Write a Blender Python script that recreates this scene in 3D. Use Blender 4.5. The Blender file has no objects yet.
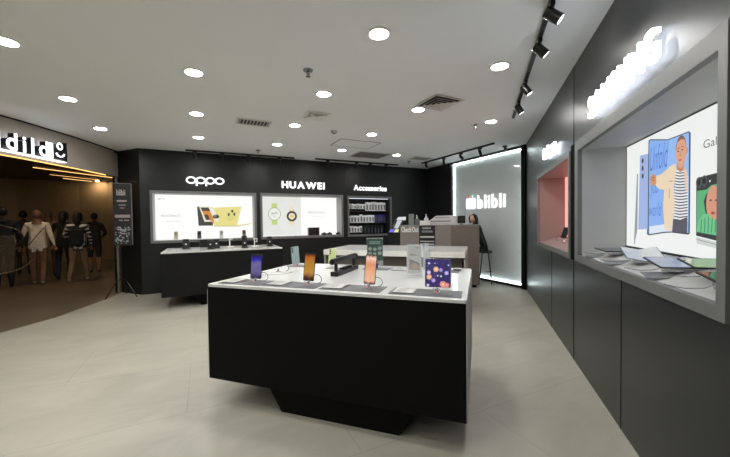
import bpy, bmesh, math, random
from mathutils import Matrix, Vector, noise as mnoise
random.seed(7)
PI = math.pi
S2 = math.sqrt(0.5)
scene = bpy.context.scene
COL = scene.collection

# ------------------------------------------------------------------ camera, world, exposure
F, PITCH, ROLL, YAW, EYE = 331.0, 0.021, -0.012, math.radians(25.9), 1.45
cam_d = bpy.data.cameras.new('camera')
cam = bpy.data.objects.new('camera', cam_d)
COL.objects.link(cam)
cam_d.sensor_fit = 'HORIZONTAL'
cam_d.sensor_width = 36
cam_d.lens = F / 730 * 36
cam_d.clip_start = 0.05
cam.matrix_world = Matrix.Translation((0, 0, EYE)) @ (Matrix.Rotation(-YAW, 4, 'Z') @ Matrix.Rotation(PI / 2 - PITCH, 4, 'X') @ Matrix.Rotation(ROLL, 4, 'Z'))
scene.camera = cam
wd = bpy.data.worlds.new('world')
scene.world = wd
wd.use_nodes = True
wd.node_tree.nodes['Background'].inputs[0].default_value = (0.5, 0.48, 0.45, 1)
wd.node_tree.nodes['Background'].inputs[1].default_value = 0.02
scene.view_settings.view_transform = 'Standard'
scene.view_settings.look = 'None'
scene.view_settings.exposure = 0.0
scene.view_settings.gamma = 1.0
scene.view_settings.use_curve_mapping = False
scene.cycles.use_denoising = True
scene.cycles.max_bounces = 8
scene.cycles.sample_clamp_indirect = 6.0
DOWNLIGHT = 205.0        # radiance of each ceiling downlight


# ------------------------------------------------------------------ pixel helpers (photo point -> point on a real surface)
def ray(x, y):
    dx, dy = x - 365, 228.5 - y
    c, s = math.cos(ROLL), math.sin(ROLL)
    dx, dy = c * dx - s * dy, s * dx + c * dy
    a, b, z = dx, F * math.cos(PITCH) + dy * math.sin(PITCH), dy * math.cos(PITCH) - F * math.sin(PITCH)
    c, s = math.cos(YAW), math.sin(YAW)
    return Vector((c * a + s * b, -s * a + c * b, z))


def on_z(x, y, z):
    r = ray(x, y)
    return r * ((z - EYE) / r.z) + Vector((0, 0, EYE))


def on_y(x, y, Y):
    r = ray(x, y)
    return r * (Y / r.y) + Vector((0, 0, EYE))


def on_x(x, y, X):
    r = ray(x, y)
    return r * (X / r.x) + Vector((0, 0, EYE))


def on_v(x, y, v):          # plane parallel to the right wall -> (u, z)
    r = ray(x, y)
    p = r * (v / ((r.x - r.y) * S2)) + Vector((0, 0, EYE))
    return ((p.x + p.y) * S2, p.z)


def on_u(x, y, u):          # plane across the room -> (v, z)
    r = ray(x, y)
    p = r * (u / ((r.x + r.y) * S2)) + Vector((0, 0, EYE))
    return ((p.x - p.y) * S2, p.z)


def UV(u, v, z=0.0):
    return Vector(((u + v) * S2, (u - v) * S2, z))


R45 = -PI / 4               # local x -> v, local y -> u
# wall frames: local x to the viewer's right, y up, z out of the wall
def frame(origin, xdir, zdir):
    x, z = Vector(xdir).normalized(), Vector(zdir).normalized()
    y = Vector((0, 0, 1))
    m = Matrix((x, y, z)).transposed().to_4x4()
    return Matrix.Translation(origin) @ m


YB, XG, VR = 8.1, 6.0, 0.912
BACK = frame((0, YB, 0), (1, 0, 0), (0, -1, 0))
RIGHT = frame(UV(0, VR), (-S2, -S2, 0), (-S2, S2, 0))       # local x = -u
GLASS = frame((XG, 0, 0), (0, -1, 0), (-1, 0, 0))           # local x = -y


# ------------------------------------------------------------------ materials
def lin(c):
    return tuple(((v / 255) / 12.92 if v / 255 <= .04045 else ((v / 255 + .055) / 1.055) ** 2.4) for v in c)


MATS = {}


def mat(name, rgb, rough=.5, metal=0., emit=0., var=.08, scale=6., trans=0., alpha=1., bump=0., coat=0., ior=1.45, spec=.5):
    """procedural surface: sRGB colour broken up by noise"""
    if name in MATS:
        return MATS[name]
    m = bpy.data.materials.new(name)
    m.use_nodes = True
    nt = m.node_tree
    b = nt.nodes['Principled BSDF']
    c = lin(rgb)
    tc = nt.nodes.new('ShaderNodeTexCoord')
    nz = nt.nodes.new('ShaderNodeTexNoise')
    nz.inputs['Scale'].default_value = scale
    nz.inputs['Detail'].default_value = 4
    nt.links.new(tc.outputs['Object'], nz.inputs['Vector'])
    rp = nt.nodes.new('ShaderNodeValToRGB')
    rp.color_ramp.elements[0].color = (*[v * (1 - var) for v in c], 1)
    rp.color_ramp.elements[1].color = (*[min(1, v * (1 + var)) for v in c], 1)
    rp.color_ramp.elements[0].position = .3
    rp.color_ramp.elements[1].position = .7
    nt.links.new(nz.outputs['Fac'], rp.inputs['Fac'])
    nt.links.new(rp.outputs['Color'], b.inputs['Base Color'])
    b.inputs['Roughness'].default_value = rough
    b.inputs['Metallic'].default_value = metal
    b.inputs['IOR'].default_value = ior
    b.inputs['Specular IOR Level'].default_value = spec
    b.inputs['Transmission Weight'].default_value = trans
    b.inputs['Coat Weight'].default_value = coat
    b.inputs['Coat Roughness'].default_value = .04
    b.inputs['Alpha'].default_value = alpha
    if emit:
        nt.links.new(rp.outputs['Color'], b.inputs['Emission Color'])
        b.inputs['Emission Strength'].default_value = emit
    if bump:
        bp = nt.nodes.new('ShaderNodeBump')
        bp.inputs['Strength'].default_value = bump
        bp.inputs['Distance'].default_value = .002
        nt.links.new(nz.outputs['Fac'], bp.inputs['Height'])
        nt.links.new(bp.outputs['Normal'], b.inputs['Normal'])
    MATS[name] = m
    return m


def glow(name, rgb, strength=1.0, var=.0):
    """something that gives off light (lamp, backlit print, screen)"""
    if name in MATS:
        return MATS[name]
    m = mat(name, rgb, rough=.4, emit=strength, var=var, scale=3)
    m.node_tree.nodes['Principled BSDF'].inputs['Base Color'].default_value = (.02, .02, .02, 1)
    for l in list(m.node_tree.links):
        if l.to_socket.name == 'Base Color':
            m.node_tree.links.remove(l)
    return m


def floor_mat(name, c1, c2, mortar, rough, w, h, off=(0, 0)):
    m = bpy.data.materials.new(name)
    m.use_nodes = True
    nt = m.node_tree
    b = nt.nodes['Principled BSDF']
    tc = nt.nodes.new('ShaderNodeTexCoord')
    mp = nt.nodes.new('ShaderNodeMapping')
    mp.inputs['Location'].default_value = (off[0], off[1], 0)
    nt.links.new(tc.outputs['Object'], mp.inputs['Vector'])
    br = nt.nodes.new('ShaderNodeTexBrick')
    br.offset = .5
    br.inputs['Scale'].default_value = 1
    br.inputs['Brick Width'].default_value = w
    br.inputs['Row Height'].default_value = h
    br.inputs['Mortar Size'].default_value = .0022
    br.inputs['Mortar Smooth'].default_value = .3
    br.inputs['Color1'].default_value = (.94, .94, .94, 1)
    br.inputs['Color2'].default_value = (1.0, 1.0, 1.0, 1)
    br.inputs['Mortar'].default_value = (*[x for x in mortar], 1)
    nt.links.new(mp.outputs['Vector'], br.inputs['Vector'])
    n1 = nt.nodes.new('ShaderNodeTexNoise')
    n1.inputs['Scale'].default_value = 1.3
    n1.inputs['Detail'].default_value = 9
    n1.inputs['Roughness'].default_value = .62
    n1.inputs['Distortion'].default_value = .9
    mp2 = nt.nodes.new('ShaderNodeMapping')
    mp2.inputs['Scale'].default_value = (1.0, 2.1, 1)
    mp2.inputs['Rotation'].default_value = (0, 0, .5)
    nt.links.new(tc.outputs['Object'], mp2.inputs['Vector'])
    nt.links.new(mp2.outputs['Vector'], n1.inputs['Vector'])
    rp = nt.nodes.new('ShaderNodeValToRGB')
    rp.color_ramp.elements[0].position = .25
    rp.color_ramp.elements[1].position = .75
    rp.color_ramp.elements[0].color = (*lin(c1), 1)
    rp.color_ramp.elements[1].color = (*lin(c2), 1)
    nt.links.new(n1.outputs['Fac'], rp.inputs['Fac'])
    mx = nt.nodes.new('ShaderNodeMix')
    mx.data_type = 'RGBA'
    mx.blend_type = 'MULTIPLY'
    mx.inputs['Factor'].default_value = 1
    nt.links.new(rp.outputs['Color'], mx.inputs[6])
    nt.links.new(br.outputs['Color'], mx.inputs[7])
    nt.links.new(mx.outputs[2], b.inputs['Base Color'])
    b.inputs['Roughness'].default_value = rough
    n2 = nt.nodes.new('ShaderNodeMath')
    n2.operation = 'MULTIPLY_ADD'
    n2.inputs[1].default_value = .15
    n2.inputs[2].default_value = rough - .07
    nt.links.new(n1.outputs['Fac'], n2.inputs[0])
    nt.links.new(n2.outputs[0], b.inputs['Roughness'])
    return m


M_black = mat('black laminate wall', (26, 28, 28), .36, var=.06, scale=2, spec=.4)
M_grey = mat('dark grey laminate wall', (37, 39, 40), .34, var=.05, scale=2)
M_frame = mat('grey aluminium frame', (112, 113, 112), .45, .25, var=.04)
M_recess = mat('grey niche lining', (170, 171, 170), .5, var=.03)
M_ceil = mat('painted plaster ceiling', (238, 240, 240), .8, var=.012, scale=1.2)
M_white = mat('white solid surface', (206, 207, 205), .14, var=.02, scale=3)
M_whitem = mat('matte white plastic', (225, 225, 222), .45, var=.02)
M_tblack = mat('black table laminate', (11, 11, 11), .6, var=.1, scale=4, spec=.12)
M_blackp = mat('black plastic', (20, 20, 21), .35, var=.1)
M_blackg = mat('black glass', (8, 8, 10), .04, var=.05, coat=.6)
M_chrome = mat('brushed steel', (170, 172, 174), .25, 1., var=.05)
M_acryl = mat('clear acrylic', (240, 243, 244), .05, trans=.0, alpha=.22, var=.0)
M_glassr = mat('clear glass', (200, 215, 210), .03, alpha=.12, var=.0)
M_desk = mat('greige desk laminate', (134, 129, 122), .42, var=.05, scale=9)
M_desk2 = mat('taupe desk end laminate', (112, 103, 96), .42, var=.06, scale=9)
M_mat = mat('dark grey display mat', (92, 93, 96), .55, var=.05)
M_card = mat('printed card', (188, 188, 188), .3, var=.12, scale=60)
M_lamp = glow('downlight diffuser', (255, 253, 249), DOWNLIGHT)
M_trimw = mat('white lamp trim', (235, 235, 230), .5, var=.01)
M_letter = glow('glowing white letter', (255, 255, 255), 1.7)


# ------------------------------------------------------------------ mesh builder
class MB:
    def __init__(self, M=None):
        self.v, self.f, self.mi = [], [], []
        self.M = M or Matrix.Identity(4)
        self.cur = 0

    def add(self, vs, fs, M=None):
        T = self.M @ M if M is not None else self.M
        n = len(self.v)
        self.v += [tuple(T @ Vector(p)) for p in vs]
        self.f += [tuple(n + i for i in f) for f in fs]
        self.mi += [self.cur] * len(fs)
        return self

    def box(self, x0, x1, y0, y1, z0, z1, M=None):
        vs = [(x, y, z) for z in (z0, z1) for y in (y0, y1) for x in (x0, x1)]
        return self.add(vs, [(0, 2, 3, 1), (4, 5, 7, 6), (0, 1, 5, 4), (2, 6, 7, 3), (0, 4, 6, 2), (1, 3, 7, 5)], M)

    def cb(self, c, s, M=None):
        return self.box(c[0] - s[0] / 2, c[0] + s[0] / 2, c[1] - s[1] / 2, c[1] + s[1] / 2, c[2] - s[2] / 2, c[2] + s[2] / 2, M)

    def prism(self, pts, z0, z1, M=None):
        n = len(pts)
        vs = [(p[0], p[1], z0) for p in pts] + [(p[0], p[1], z1) for p in pts]
        fs = [tuple(range(n))[::-1], tuple(range(n, 2 * n))] + [(i, (i + 1) % n, n + (i + 1) % n, n + i) for i in range(n)]
        return self.add(vs, fs, M)

    def ringprism(self, outer, inner, z0, z1, M=None):
        n = len(outer)
        vs = [(p[0], p[1], z) for z in (z0, z1) for p in outer] + [(p[0], p[1], z) for z in (z0, z1) for p in inner]
        fs = []
        for i in range(n):
            j = (i + 1) % n
            fs += [(i, j, n + j, n + i), (2 * n + j, 2 * n + i, 3 * n + i, 3 * n + j), (n + i, n + j, 3 * n + j, 3 * n + i), (j, i, 2 * n + i, 2 * n + j)]
        return self.add(vs, fs, M)

    def lathe(self, prof, seg=24, M=None):
        """prof: list of (r, z) from bottom to top, capped"""
        vs, fs = [], []
        for r, z in prof:
            for k in range(seg):
                a = 2 * PI * k / seg
                vs.append((r * math.cos(a), r * math.sin(a), z))
        for i in range(len(prof) - 1):
            for k in range(seg):
                j = (k + 1) % seg
                fs.append((i * seg + k, i * seg + j, (i + 1) * seg + j, (i + 1) * seg + k))
        fs.append(tuple(range(seg))[::-1])
        fs.append(tuple(range((len(prof) - 1) * seg, len(prof) * seg)))
        return self.add(vs, fs, M)

    def tube(self, pts, r, seg=8, M=None):
        pts = [Vector(p) for p in pts]
        rr = r if isinstance(r, (list, tuple)) else [r] * len(pts)
        vs, fs = [], []
        up = None
        for i, p in enumerate(pts):
            d = (pts[min(i + 1, len(pts) - 1)] - pts[max(i - 1, 0)]).normalized()
            if up is None:
                up = d.orthogonal().normalized()
            up = (up - d * up.dot(d))
            up = up.normalized() if up.length > 1e-6 else d.orthogonal().normalized()
            w = d.cross(up)
            for k in range(seg):
                a = 2 * PI * k / seg
                vs.append(tuple(p + (up * math.cos(a) + w * math.sin(a)) * rr[i]))
        for i in range(len(pts) - 1):
            for k in range(seg):
                j = (k + 1) % seg
                fs.append((i * seg + k, i * seg + j, (i + 1) * seg + j, (i + 1) * seg + k))
        fs.append(tuple(range(seg))[::-1])
        fs.append(tuple(range((len(pts) - 1) * seg, len(pts) * seg)))
        return self.add(vs, fs, M)

    def ball(self, c, r, seg=12, M=None):
        r = r if isinstance(r, (tuple, list)) else (r, r, r)
        n = seg // 2
        prof = [(max(1e-4, math.sin(PI * i / n)), -math.cos(PI * i / n)) for i in range(n + 1)]
        T = Matrix.Translation(c) @ Matrix.Diagonal((*r, 1))
        return self.lathe(prof, seg, (M @ T) if M is not None else T)

    def build(self, name, m, parent=None, bevel=0., smooth=False, seg=2):
        me = bpy.data.meshes.new(name)
        me.from_pydata(self.v, [], self.f)
        for x in (m if isinstance(m, (list, tuple)) else [m]):
            me.materials.append(x)
        for p, i in zip(me.polygons, self.mi):
            p.material_index = i
        bm = bmesh.new()
        bm.from_mesh(me)
        bmesh.ops.recalc_face_normals(bm, faces=bm.faces)
        bm.to_mesh(me)
        bm.free()
        if smooth:
            me.polygons.foreach_set('use_smooth', [True] * len(me.polygons))
            try:
                me.set_sharp_from_angle(angle=math.radians(40))
            except Exception:
                pass
        o = bpy.data.objects.new(name, me)
        COL.objects.link(o)
        if parent:
            o.parent = parent
        if bevel:
            bv = o.modifiers.new('bevel', 'BEVEL')
            bv.width = bevel
            bv.segments = seg
            bv.limit_method = 'ANGLE'
        return o


def tag(o, label=None, cat=None, group=None, kind=None):
    for k, v in (('label', label), ('category', cat), ('group', group), ('kind', kind)):
        if v:
            o[k] = v
    return o


def empty(name, loc, rz=0., label=None, cat=None, group=None, M=None):
    o = bpy.data.objects.new(name, None)
    o.empty_display_size = .1
    COL.objects.link(o)
    if M is not None:
        o.matrix_world = M
    else:
        o.location = loc
        o.rotation_euler = (0, 0, rz)
    return tag(o, label, cat, group)


def struct(mb, name, m, bevel=0.):
    return tag(mb.build(name, m, None, bevel), kind='structure')


def rrect(w, h, r, n=5, cx=0, cy=0):
    r = min(r, w / 2 - 1e-4, h / 2 - 1e-4)
    pts = []
    for (sx, sy, a0) in ((1, 1, 0), (-1, 1, 90), (-1, -1, 180), (1, -1, 270)):
        for k in range(n + 1):
            a = math.radians(a0 + 90 * k / n)
            pts.append((cx + sx * (w / 2 - r) + r * math.cos(a), cy + sy * (h / 2 - r) + r * math.sin(a)))
    return pts


def ell(rx, ry, n=24, cx=0, cy=0, a0=0):
    return [(cx + rx * math.cos(2 * PI * k / n + a0), cy + ry * math.sin(2 * PI * k / n + a0)) for k in range(n)]


def text_geo(s, size, extrude=.0, offset=.0, shear=0.):
    """outlines of one piece of lettering as (verts, faces), x from 0, y from baseline"""
    cu = bpy.data.curves.new('lettering', 'FONT')
    cu.body = s
    cu.size = size
    cu.extrude = extrude
    cu.offset = offset
    cu.shear = shear
    cu.resolution_u = 4
    ob = bpy.data.objects.new('lettering', cu)
    COL.objects.link(ob)
    bpy.context.view_layer.update()
    dg = bpy.context.evaluated_depsgraph_get()
    me = bpy.data.meshes.new_from_object(ob.evaluated_get(dg))
    vs = [tuple(v.co) for v in me.vertices]
    fs = [tuple(p.vertices) for p in me.polygons]
    bpy.data.objects.remove(ob)
    bpy.data.curves.remove(cu)
    bpy.data.meshes.remove(me)
    return vs, fs


def fit_text(s, w, h, extrude=0., offset=0., shear=0.):
    """lettering scaled to a w x h box, origin at its lower left"""
    vs, fs = text_geo(s, 1.0, .0001 if extrude else 0, offset, shear)
    x0, x1 = min(v[0] for v in vs), max(v[0] for v in vs)
    y0, y1 = min(v[1] for v in vs), max(v[1] for v in vs)
    z0, z1 = min(v[2] for v in vs), max(v[2] for v in vs)
    sz = (extrude * 2 / (z1 - z0)) if (extrude and z1 > z0) else 0
    return [((v[0] - x0) / (x1 - x0) * w, (v[1] - y0) / (y1 - y0) * h, (v[2] - z0) * sz) for v in vs], fs


def letters(parent, s, x, y, w, h, m, depth=.03, z=.03, offset=.02, side=None, name='letter', gap=.11):
    """each letter a mesh of its own, spaced over width w; cap height h"""
    geos = []
    pen = 0
    for ch in s:
        if ch == ' ':
            pen += .3
            continue
        vs, fs = text_geo(ch, 1.0, .01, offset)
        a, b = min(v[0] for v in vs), max(v[0] for v in vs)
        geos.append((vs, fs, a, pen))
        pen += b - a + gap
    total = pen - gap
    top = max(max(v[1] for v in g[0]) for g in geos)
    for vs, fs, a, p in geos:
        mb = MB()
        mb.add([(x + (v[0] - a + p) / total * w, y + v[1] / top * h, z + (depth if v[2] > 0 else 0)) for v in vs], fs)
        o = mb.build(name, m if side is None else [m, side], parent)
        if side is not None:
            for pl in o.data.polygons:
                pl.material_index = 0 if abs(pl.normal.z) > .7 else 1


# ------------------------------------------------------------------ the shell
FLOOR_EDGE = [(-1.62, 8.62), (-1.72, 8.02), (-2.13, 6.78), (-2.52, 6.17), (-3.1, 5.3), (-3.8, 4.4), (-4.7, 3.4)]
CEIL_EDGE = [(-1.62, 8.62), (-2.02, 7.5), (-2.42, 6.6), (-2.9, 5.75), (-3.5, 4.85), (-4.1, 4.1), (-4.7, 3.4)]
CLIP = [(-4.7, -2.6), (-1.31, -2.6), (6.02, 4.73), (6.02, 8.12), (-1.2, 8.12)]
M_floor = floor_mat('stone look floor tile', (154, 151, 139), (179, 176, 163), (.64, .64, .62), .38, 2.03, 1.0, (.15, .14))
M_mall = floor_mat('brown polished mall floor', (92, 82, 68), (110, 97, 82), (.8, .8, .8), .30, 1.2, 1.2)
mb = MB(); mb.prism(FLOOR_EDGE + CLIP, -.05, 0)
struct(mb, 'floor', M_floor)
mb = MB(); mb.prism(FLOOR_EDGE[::-1] + [(-1.0, 8.7), (4.0, 18.0), (-13, 18.0), (-13, 3.4)], -.05, -.001)
struct(mb, 'floor_mall', M_mall)
mb = MB(); mb.prism(CEIL_EDGE + CLIP, 3.0, 3.05)
struct(mb, 'ceiling', M_ceil)


def wall(name, M, x0, x1, z1, holes, m, th=.04):
    xs = sorted({x0, x1, *[h[0] for h in holes], *[h[1] for h in holes]})
    ys = sorted({0., z1, *[h[2] for h in holes], *[h[3] for h in holes]})
    b = MB(M)
    for i in range(len(xs) - 1):
        for j in range(len(ys) - 1):
            cx, cy = (xs[i] + xs[i + 1]) / 2, (ys[j] + ys[j + 1]) / 2
            if any(h[0] < cx < h[1] and h[2] < cy < h[3] for h in holes):
                continue
            b.box(xs[i], xs[i + 1], ys[j], ys[j + 1], -th, 0)
    return struct(b, name, m)


N_OPPO = (-1.0, 1.11, 1.045, 2.15)
N_HUA = (1.2, 3.3, 1.055, 2.155)
N_ACC = (3.425, 4.775, 1.05, 2.14)
N_BIG = (-3.80, -1.655, 1.035, 2.205)
N_PINK = (-6.08, -4.02, 1.03, 2.165)
wall('wall_back', BACK, -1.17, 6.0, 3.0, [N_OPPO, N_HUA, N_ACC], M_black)
wall('wall_right', RIGHT, -7.575, 2.8, 3.0, [N_BIG, N_PINK], M_grey)
b = MB(GLASS); b.box(-8.1, -7.04, 0, 3.0, -.04, 0)
b.box(-7.04, -4.74, 0, 3.0, -.18, -.14)
struct(b, 'wall_glass_side', M_black)
# short return of the back wall that runs away from the shop at its left end
b = MB()
b.prism([(-1.17, 8.1), (-1.17, 8.14), (-1.58, 8.66), (-1.62, 8.62)], 0, 3.0)
struct(b, 'wall_return', M_black)
b = MB(); b.box(-4.74, -4.7, -2.6, 3.4, 0, 3.0); struct(b, 'wall_left', mat('pale grey wall', (150, 148, 142), .6))
b = MB(); b.box(-4.7, -1.3, -2.64, -2.6, 0, 3.0); struct(b, 'wall_rear', mat('pale grey wall', (150, 148, 142), .6))
# vertical joints in the panelling
n_trim = 1
M_joint = mat('dark panel joint', (16, 17, 17), .5)
M_jointl = mat('aluminium joint strip', (80, 82, 82), .4, .3)
for x, w_, m_ in ((1.155, .035, M_joint), (3.362, .03, M_joint)):
    b = MB(BACK); b.box(x - w_ / 2, x + w_ / 2, 0, 3.0, 0, .004); struct(b, 'trim_%d' % n_trim, m_); n_trim += 1
for u, w_ in ((2.694, .004), (3.35, .0), (1.25, .004), (5.0, .004)):
    if w_:
        b = MB(RIGHT); b.box(-u - w_ / 2, -u + w_ / 2, 0, 1.03, 0, .003); struct(b, 'trim_%d' % n_trim, M_joint); n_trim += 1
for z0, z1, w_ in ((0, 1.03, .008), (2.21, 3.0, .012)):
    b = MB(RIGHT); b.box(-3.90 - w_ / 2, -3.90 + w_ / 2, z0, z1, 0, .004); struct(b, 'trim_%d' % n_trim, M_joint); n_trim += 1
b = MB(RIGHT); b.box(-4.0, -3.815, 1.03, 2.21, 0, .006); struct(b, 'trim_%d' % n_trim, mat('black joint panel', (7, 7, 7), .9, spec=.1)); n_trim += 1
# black column between the lit glass panel and the grey wall
b = MB(GLASS); b.box(-4.80, -4.705, 0, 3.0, 0, .04); struct(b, 'trim_%d' % n_trim, M_tblack); n_trim += 1

# mall corridor
M_cwall = mat('tan corridor wall', (166, 146, 116), .6, var=.07, scale=1.5)
M_cceil = mat('brown corridor ceiling', (92, 74, 58), .55, var=.1, scale=2)
b = MB()
cw = [(-13, 15.8), (-9.0, 16.6), (-6.5, 17.4), (-4.6, 17.4), (-3.6, 17.2), (-2.6, 16.4), (-1.6, 15.2), (-.6, 13.5)]
b.prism(cw + [(x + .2, y + .3) for x, y in cw[::-1]], 0, 3.25)
struct(b, 'wall_corridor', M_cwall)
b = MB(); b.prism([(-13, 3.4)] + [(x, y) for x, y in CEIL_EDGE[::-1]] + [(-.6, 8.8), (0, 13.5), (-1.4, 15.6), (-2.5, 17), (-4, 17.8), (-13, 17.8)], 3.25, 3.3)
struct(b, 'ceiling_corridor', M_cceil)
b = MB(); b.box(-13.05, -13, 3.4, 17.8, 0, 3.25); struct(b, 'wall_corridor_left', M_cwall)
b = MB(); b.box(-13, -4.74, 3.35, 3.4, 0, 3.25); struct(b, 'wall_corridor_near', M_cwall)

# shop-front fascia: hangs from the ceiling edge
M_fascia = mat('grey fascia board', (158, 150, 140), .45, var=.03)
b = MB()
off = [(x - .10, y + .04) for x, y in CEIL_EDGE]
b.prism(CEIL_EDGE + off[::-1], 2.46, 2.985)
struct(b, 'trim_%d' % n_trim, M_fascia); n_trim += 1
b = MB()
b.prism([(x + .02, y - .01) for x, y in CEIL_EDGE] + off[::-1], 2.985, 3.0)
struct(b, 'trim_%d' % n_trim, M_tblack); n_trim += 1
b = MB()
off2 = [(x - .075, y + .03) for x, y in CEIL_EDGE]
b.tube([(x - .0, y, 2.445) for x, y in [(-1.76, 8.25)] + CEIL_EDGE[1:]], .009, 8)
ld = b.build('light_strip', glow('warm led strip', (255, 190, 110), 2.2))
tag(ld, 'warm glowing strip along the lower edge of the shop-front fascia', 'light strip')


# ------------------------------------------------------------------ ceiling fittings
ORD = ['leftmost', 'second from left', 'third from left', 'fourth from left', 'fifth from left']
ROWY = {0: 2.43, 1: 3.84, 2: 5.26, 3: 6.68}
LX = [-1.47, -.065, 1.33, 2.71, 4.09]
ROWN = {0: 'row nearest the camera', 1: 'second nearest row', 2: 'second farthest row', 3: 'farthest row by the black wall'}
VIS = [(2, 0), (3, 0)] + [(i, 1) for i in range(5)] + [(i, 2) for i in range(4)] + [(i, 3) for i in range(5)]


def downlight(x, y, label, group=None):
    t = empty('downlight', (x, y, 3.0), 0, label, 'ceiling light', group)
    b = MB(); b.ringprism(ell(.105, .105, 28), ell(.078, .078, 28), -.008, 0); b.build('trim_ring', M_trimw, t, smooth=True)
    b = MB(); b.prism(ell(.078, .078, 28), -.004, -.001); b.build('diffuser', M_lamp, t)


cnt = {}
for i, j in VIS:
    k = cnt.get(j, 0); cnt[j] = k + 1
    downlight(LX[i], ROWY[j], 'white recessed ceiling downlight, %s in the %s' % (ORD[k], ROWN[j]), 'recessed ceiling downlights')
for x, y in ((-.065, 2.43), (-1.47, 2.43), (-2.87, 3.84), (-2.87, 2.43), (.0, 1.0), (1.33, 1.0), (-1.47, 1.0), (-2.87, 1.0), (-1.47, -.6), (-3.2, -.6), (-2.4, -1.9)):
    downlight(x, y, 'round white recessed ceiling downlight outside the picture', 'downlights outside the picture')

M_vent = mat('white vent metal', (205, 204, 198), .5)
M_ventd = mat('dark vent opening', (58, 58, 58), .7)


def vent(name, x, y, w, d, label, kind, rz=0.):
    t = empty(name, (x, y, 3.0), rz, label, 'vent')
    b = MB(); b.box(-w / 2 + .02, w / 2 - .02, -d / 2 + .02, d / 2 - .02, -.004, 0); b.build('opening', M_ventd if kind != 'pale' else M_trimw, t)
    if kind in ('square', 'pale'):
        for k in range(4):
            s = 1 - .24 * k
            b = MB()
            o_, i_ = [(sx * w / 2 * s, sy * d / 2 * s) for sx, sy in ((-1, -1), (1, -1), (1, 1), (-1, 1))], [(sx * (w / 2 * s - .035), sy * (d / 2 * s - .035)) for sx, sy in ((-1, -1), (1, -1), (1, 1), (-1, 1))]
            vs = [(*p, (-.030 if k else -.010)) for p in o_] + [(*p, -.008) for p in i_]
            b.add(vs, [(q, (q + 1) % 4, 4 + (q + 1) % 4, 4 + q) for q in range(4)])
            ob = b.build('cone_frame', M_vent if kind == 'square' else M_trimw, t)
            sd = ob.modifiers.new('thickness', 'SOLIDIFY'); sd.thickness = .004
    else:
        b = MB(); b.ringprism([(sx * w / 2, sy * d / 2) for sx, sy in ((-1, -1), (1, -1), (1, 1), (-1, 1))], [(sx * (w / 2 - .03), sy * (d / 2 - .03)) for sx, sy in ((-1, -1), (1, -1), (1, 1), (-1, 1))], -.012, 0)
        b.build('frame', M_vent, t)
        b = MB()
        n = 9 if kind == 'slot' else 22
        for k in range(n):
            if kind == 'slot':
                x_ = -w / 2 + .05 + (w - .1) * k / (n - 1)
                b.add([(x_ - .012, -d / 2 + .03, -.014), (x_ + .008, -d / 2 + .03, -.004), (x_ + .008, d / 2 - .03, -.004), (x_ - .012, d / 2 - .03, -.014)], [(0, 1, 2, 3)])
            else:
                y_ = -d / 2 + .05 + (d - .1) * k / (n - 1)
                b.add([(-w / 2 + .03, y_ - .007, -.010), (w / 2 - .03, y_ - .007, -.010), (w / 2 - .03, y_ + .006, -.005), (-w / 2 + .03, y_ + .006, -.005)], [(0, 1, 2, 3)])
        ob = b.build('louvre', mat('grey louvre metal', (176, 176, 172), .5), t)
        sd = ob.modifiers.new('thickness', 'SOLIDIFY'); sd.thickness = .002
    return t


vent('ceiling_vent', 2.80, 3.50, .46, .46, 'square white air diffuser with dark slots nearest the right wall', 'square')
vent('ceiling_vent', .72, 5.36, .50, .30, 'rectangular slotted air vent left of the access panel', 'slot')
vent('ceiling_vent', 1.49, 4.66, .36, .36, 'small pale square air diffuser above the watch poster', 'pale')
vent('ceiling_vent', 3.50, 6.92, .80, .62, 'grey rectangular return air grille by the black back wall', 'grille')
vent('ceiling_vent', 4.85, 6.80, .52, .36, 'small dark air grille near the back corner of the ceiling', 'grille')
t = empty('access_panel', (2.75, 6.05, 3.0), 0, 'flat white access panel with a thin joint in the ceiling', 'panel')
b = MB(); b.box(-.42, .42, -.28, .28, -.003, 0); b.build('panel', M_ceil, t)
b = MB(); b.ringprism([(-.43, -.29), (.43, -.29), (.43, .29), (-.43, .29)], [(-.415, -.275), (.415, -.275), (.415, .275), (-.415, .275)], -.005, 0); b.build('edge', mat('grey joint', (120, 120, 116), .6), t)
p = on_z(334, 131, 3.0)
t = empty('smoke_detector', p, 0, 'round white smoke detector on the ceiling beside the access panel', 'smoke detector')
b = MB(); b.lathe([(.035, -.045), (.05, -.03), (.055, -.012), (.06, 0)], 20); b.build('housing', mat('detector plastic', (175, 174, 168), .5), t, smooth=True)
b = MB(); b.lathe([(.012, -.052), (.02, -.045)], 12); b.build('sensor', M_blackp, t, smooth=True)


def sprinkler(x, y, label, s=1.):
    t = empty('sprinkler', (x, y, 3.0), 0, label, 'sprinkler')
    b = MB(); b.lathe([(.05 * s, -.004), (.045 * s, -.012 * s), (.02 * s, -.016 * s)][::-1] + [(.05 * s, 0)], 20); b.build('escutcheon', M_chrome, t, smooth=True)
    b = MB(); b.tube([(0, 0, 0), (0, 0, -.05 * s)], .011 * s, 8)
    for q in (-1, 1):
        b.tube([(0, 0, -.02 * s), (q * .018 * s, 0, -.035 * s), (0, 0, -.06 * s)], .004 * s, 6)
    b.build('frame_arms', M_chrome, t, smooth=True)
    b = MB(); b.lathe([(.024 * s, -.064 * s), (.024 * s, -.060 * s)], 12); b.build('deflector', M_chrome, t)


p = on_z(308, 70, 3.0); sprinkler(p.x, p.y, 'chrome ceiling sprinkler head in the middle of the ceiling', 1.05)
p = on_z(258, 150, 3.0); sprinkler(p.x, p.y, 'tiny ceiling sprinkler above the left track rail')
p = on_z(409, 161, 3.0); sprinkler(p.x, p.y, 'tiny ceiling sprinkler right of the farthest track rail')
p = on_z(474.5, 124.5, 3.0); sprinkler(p.x, p.y, 'tiny ceiling sprinkler near the right track rail')


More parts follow.
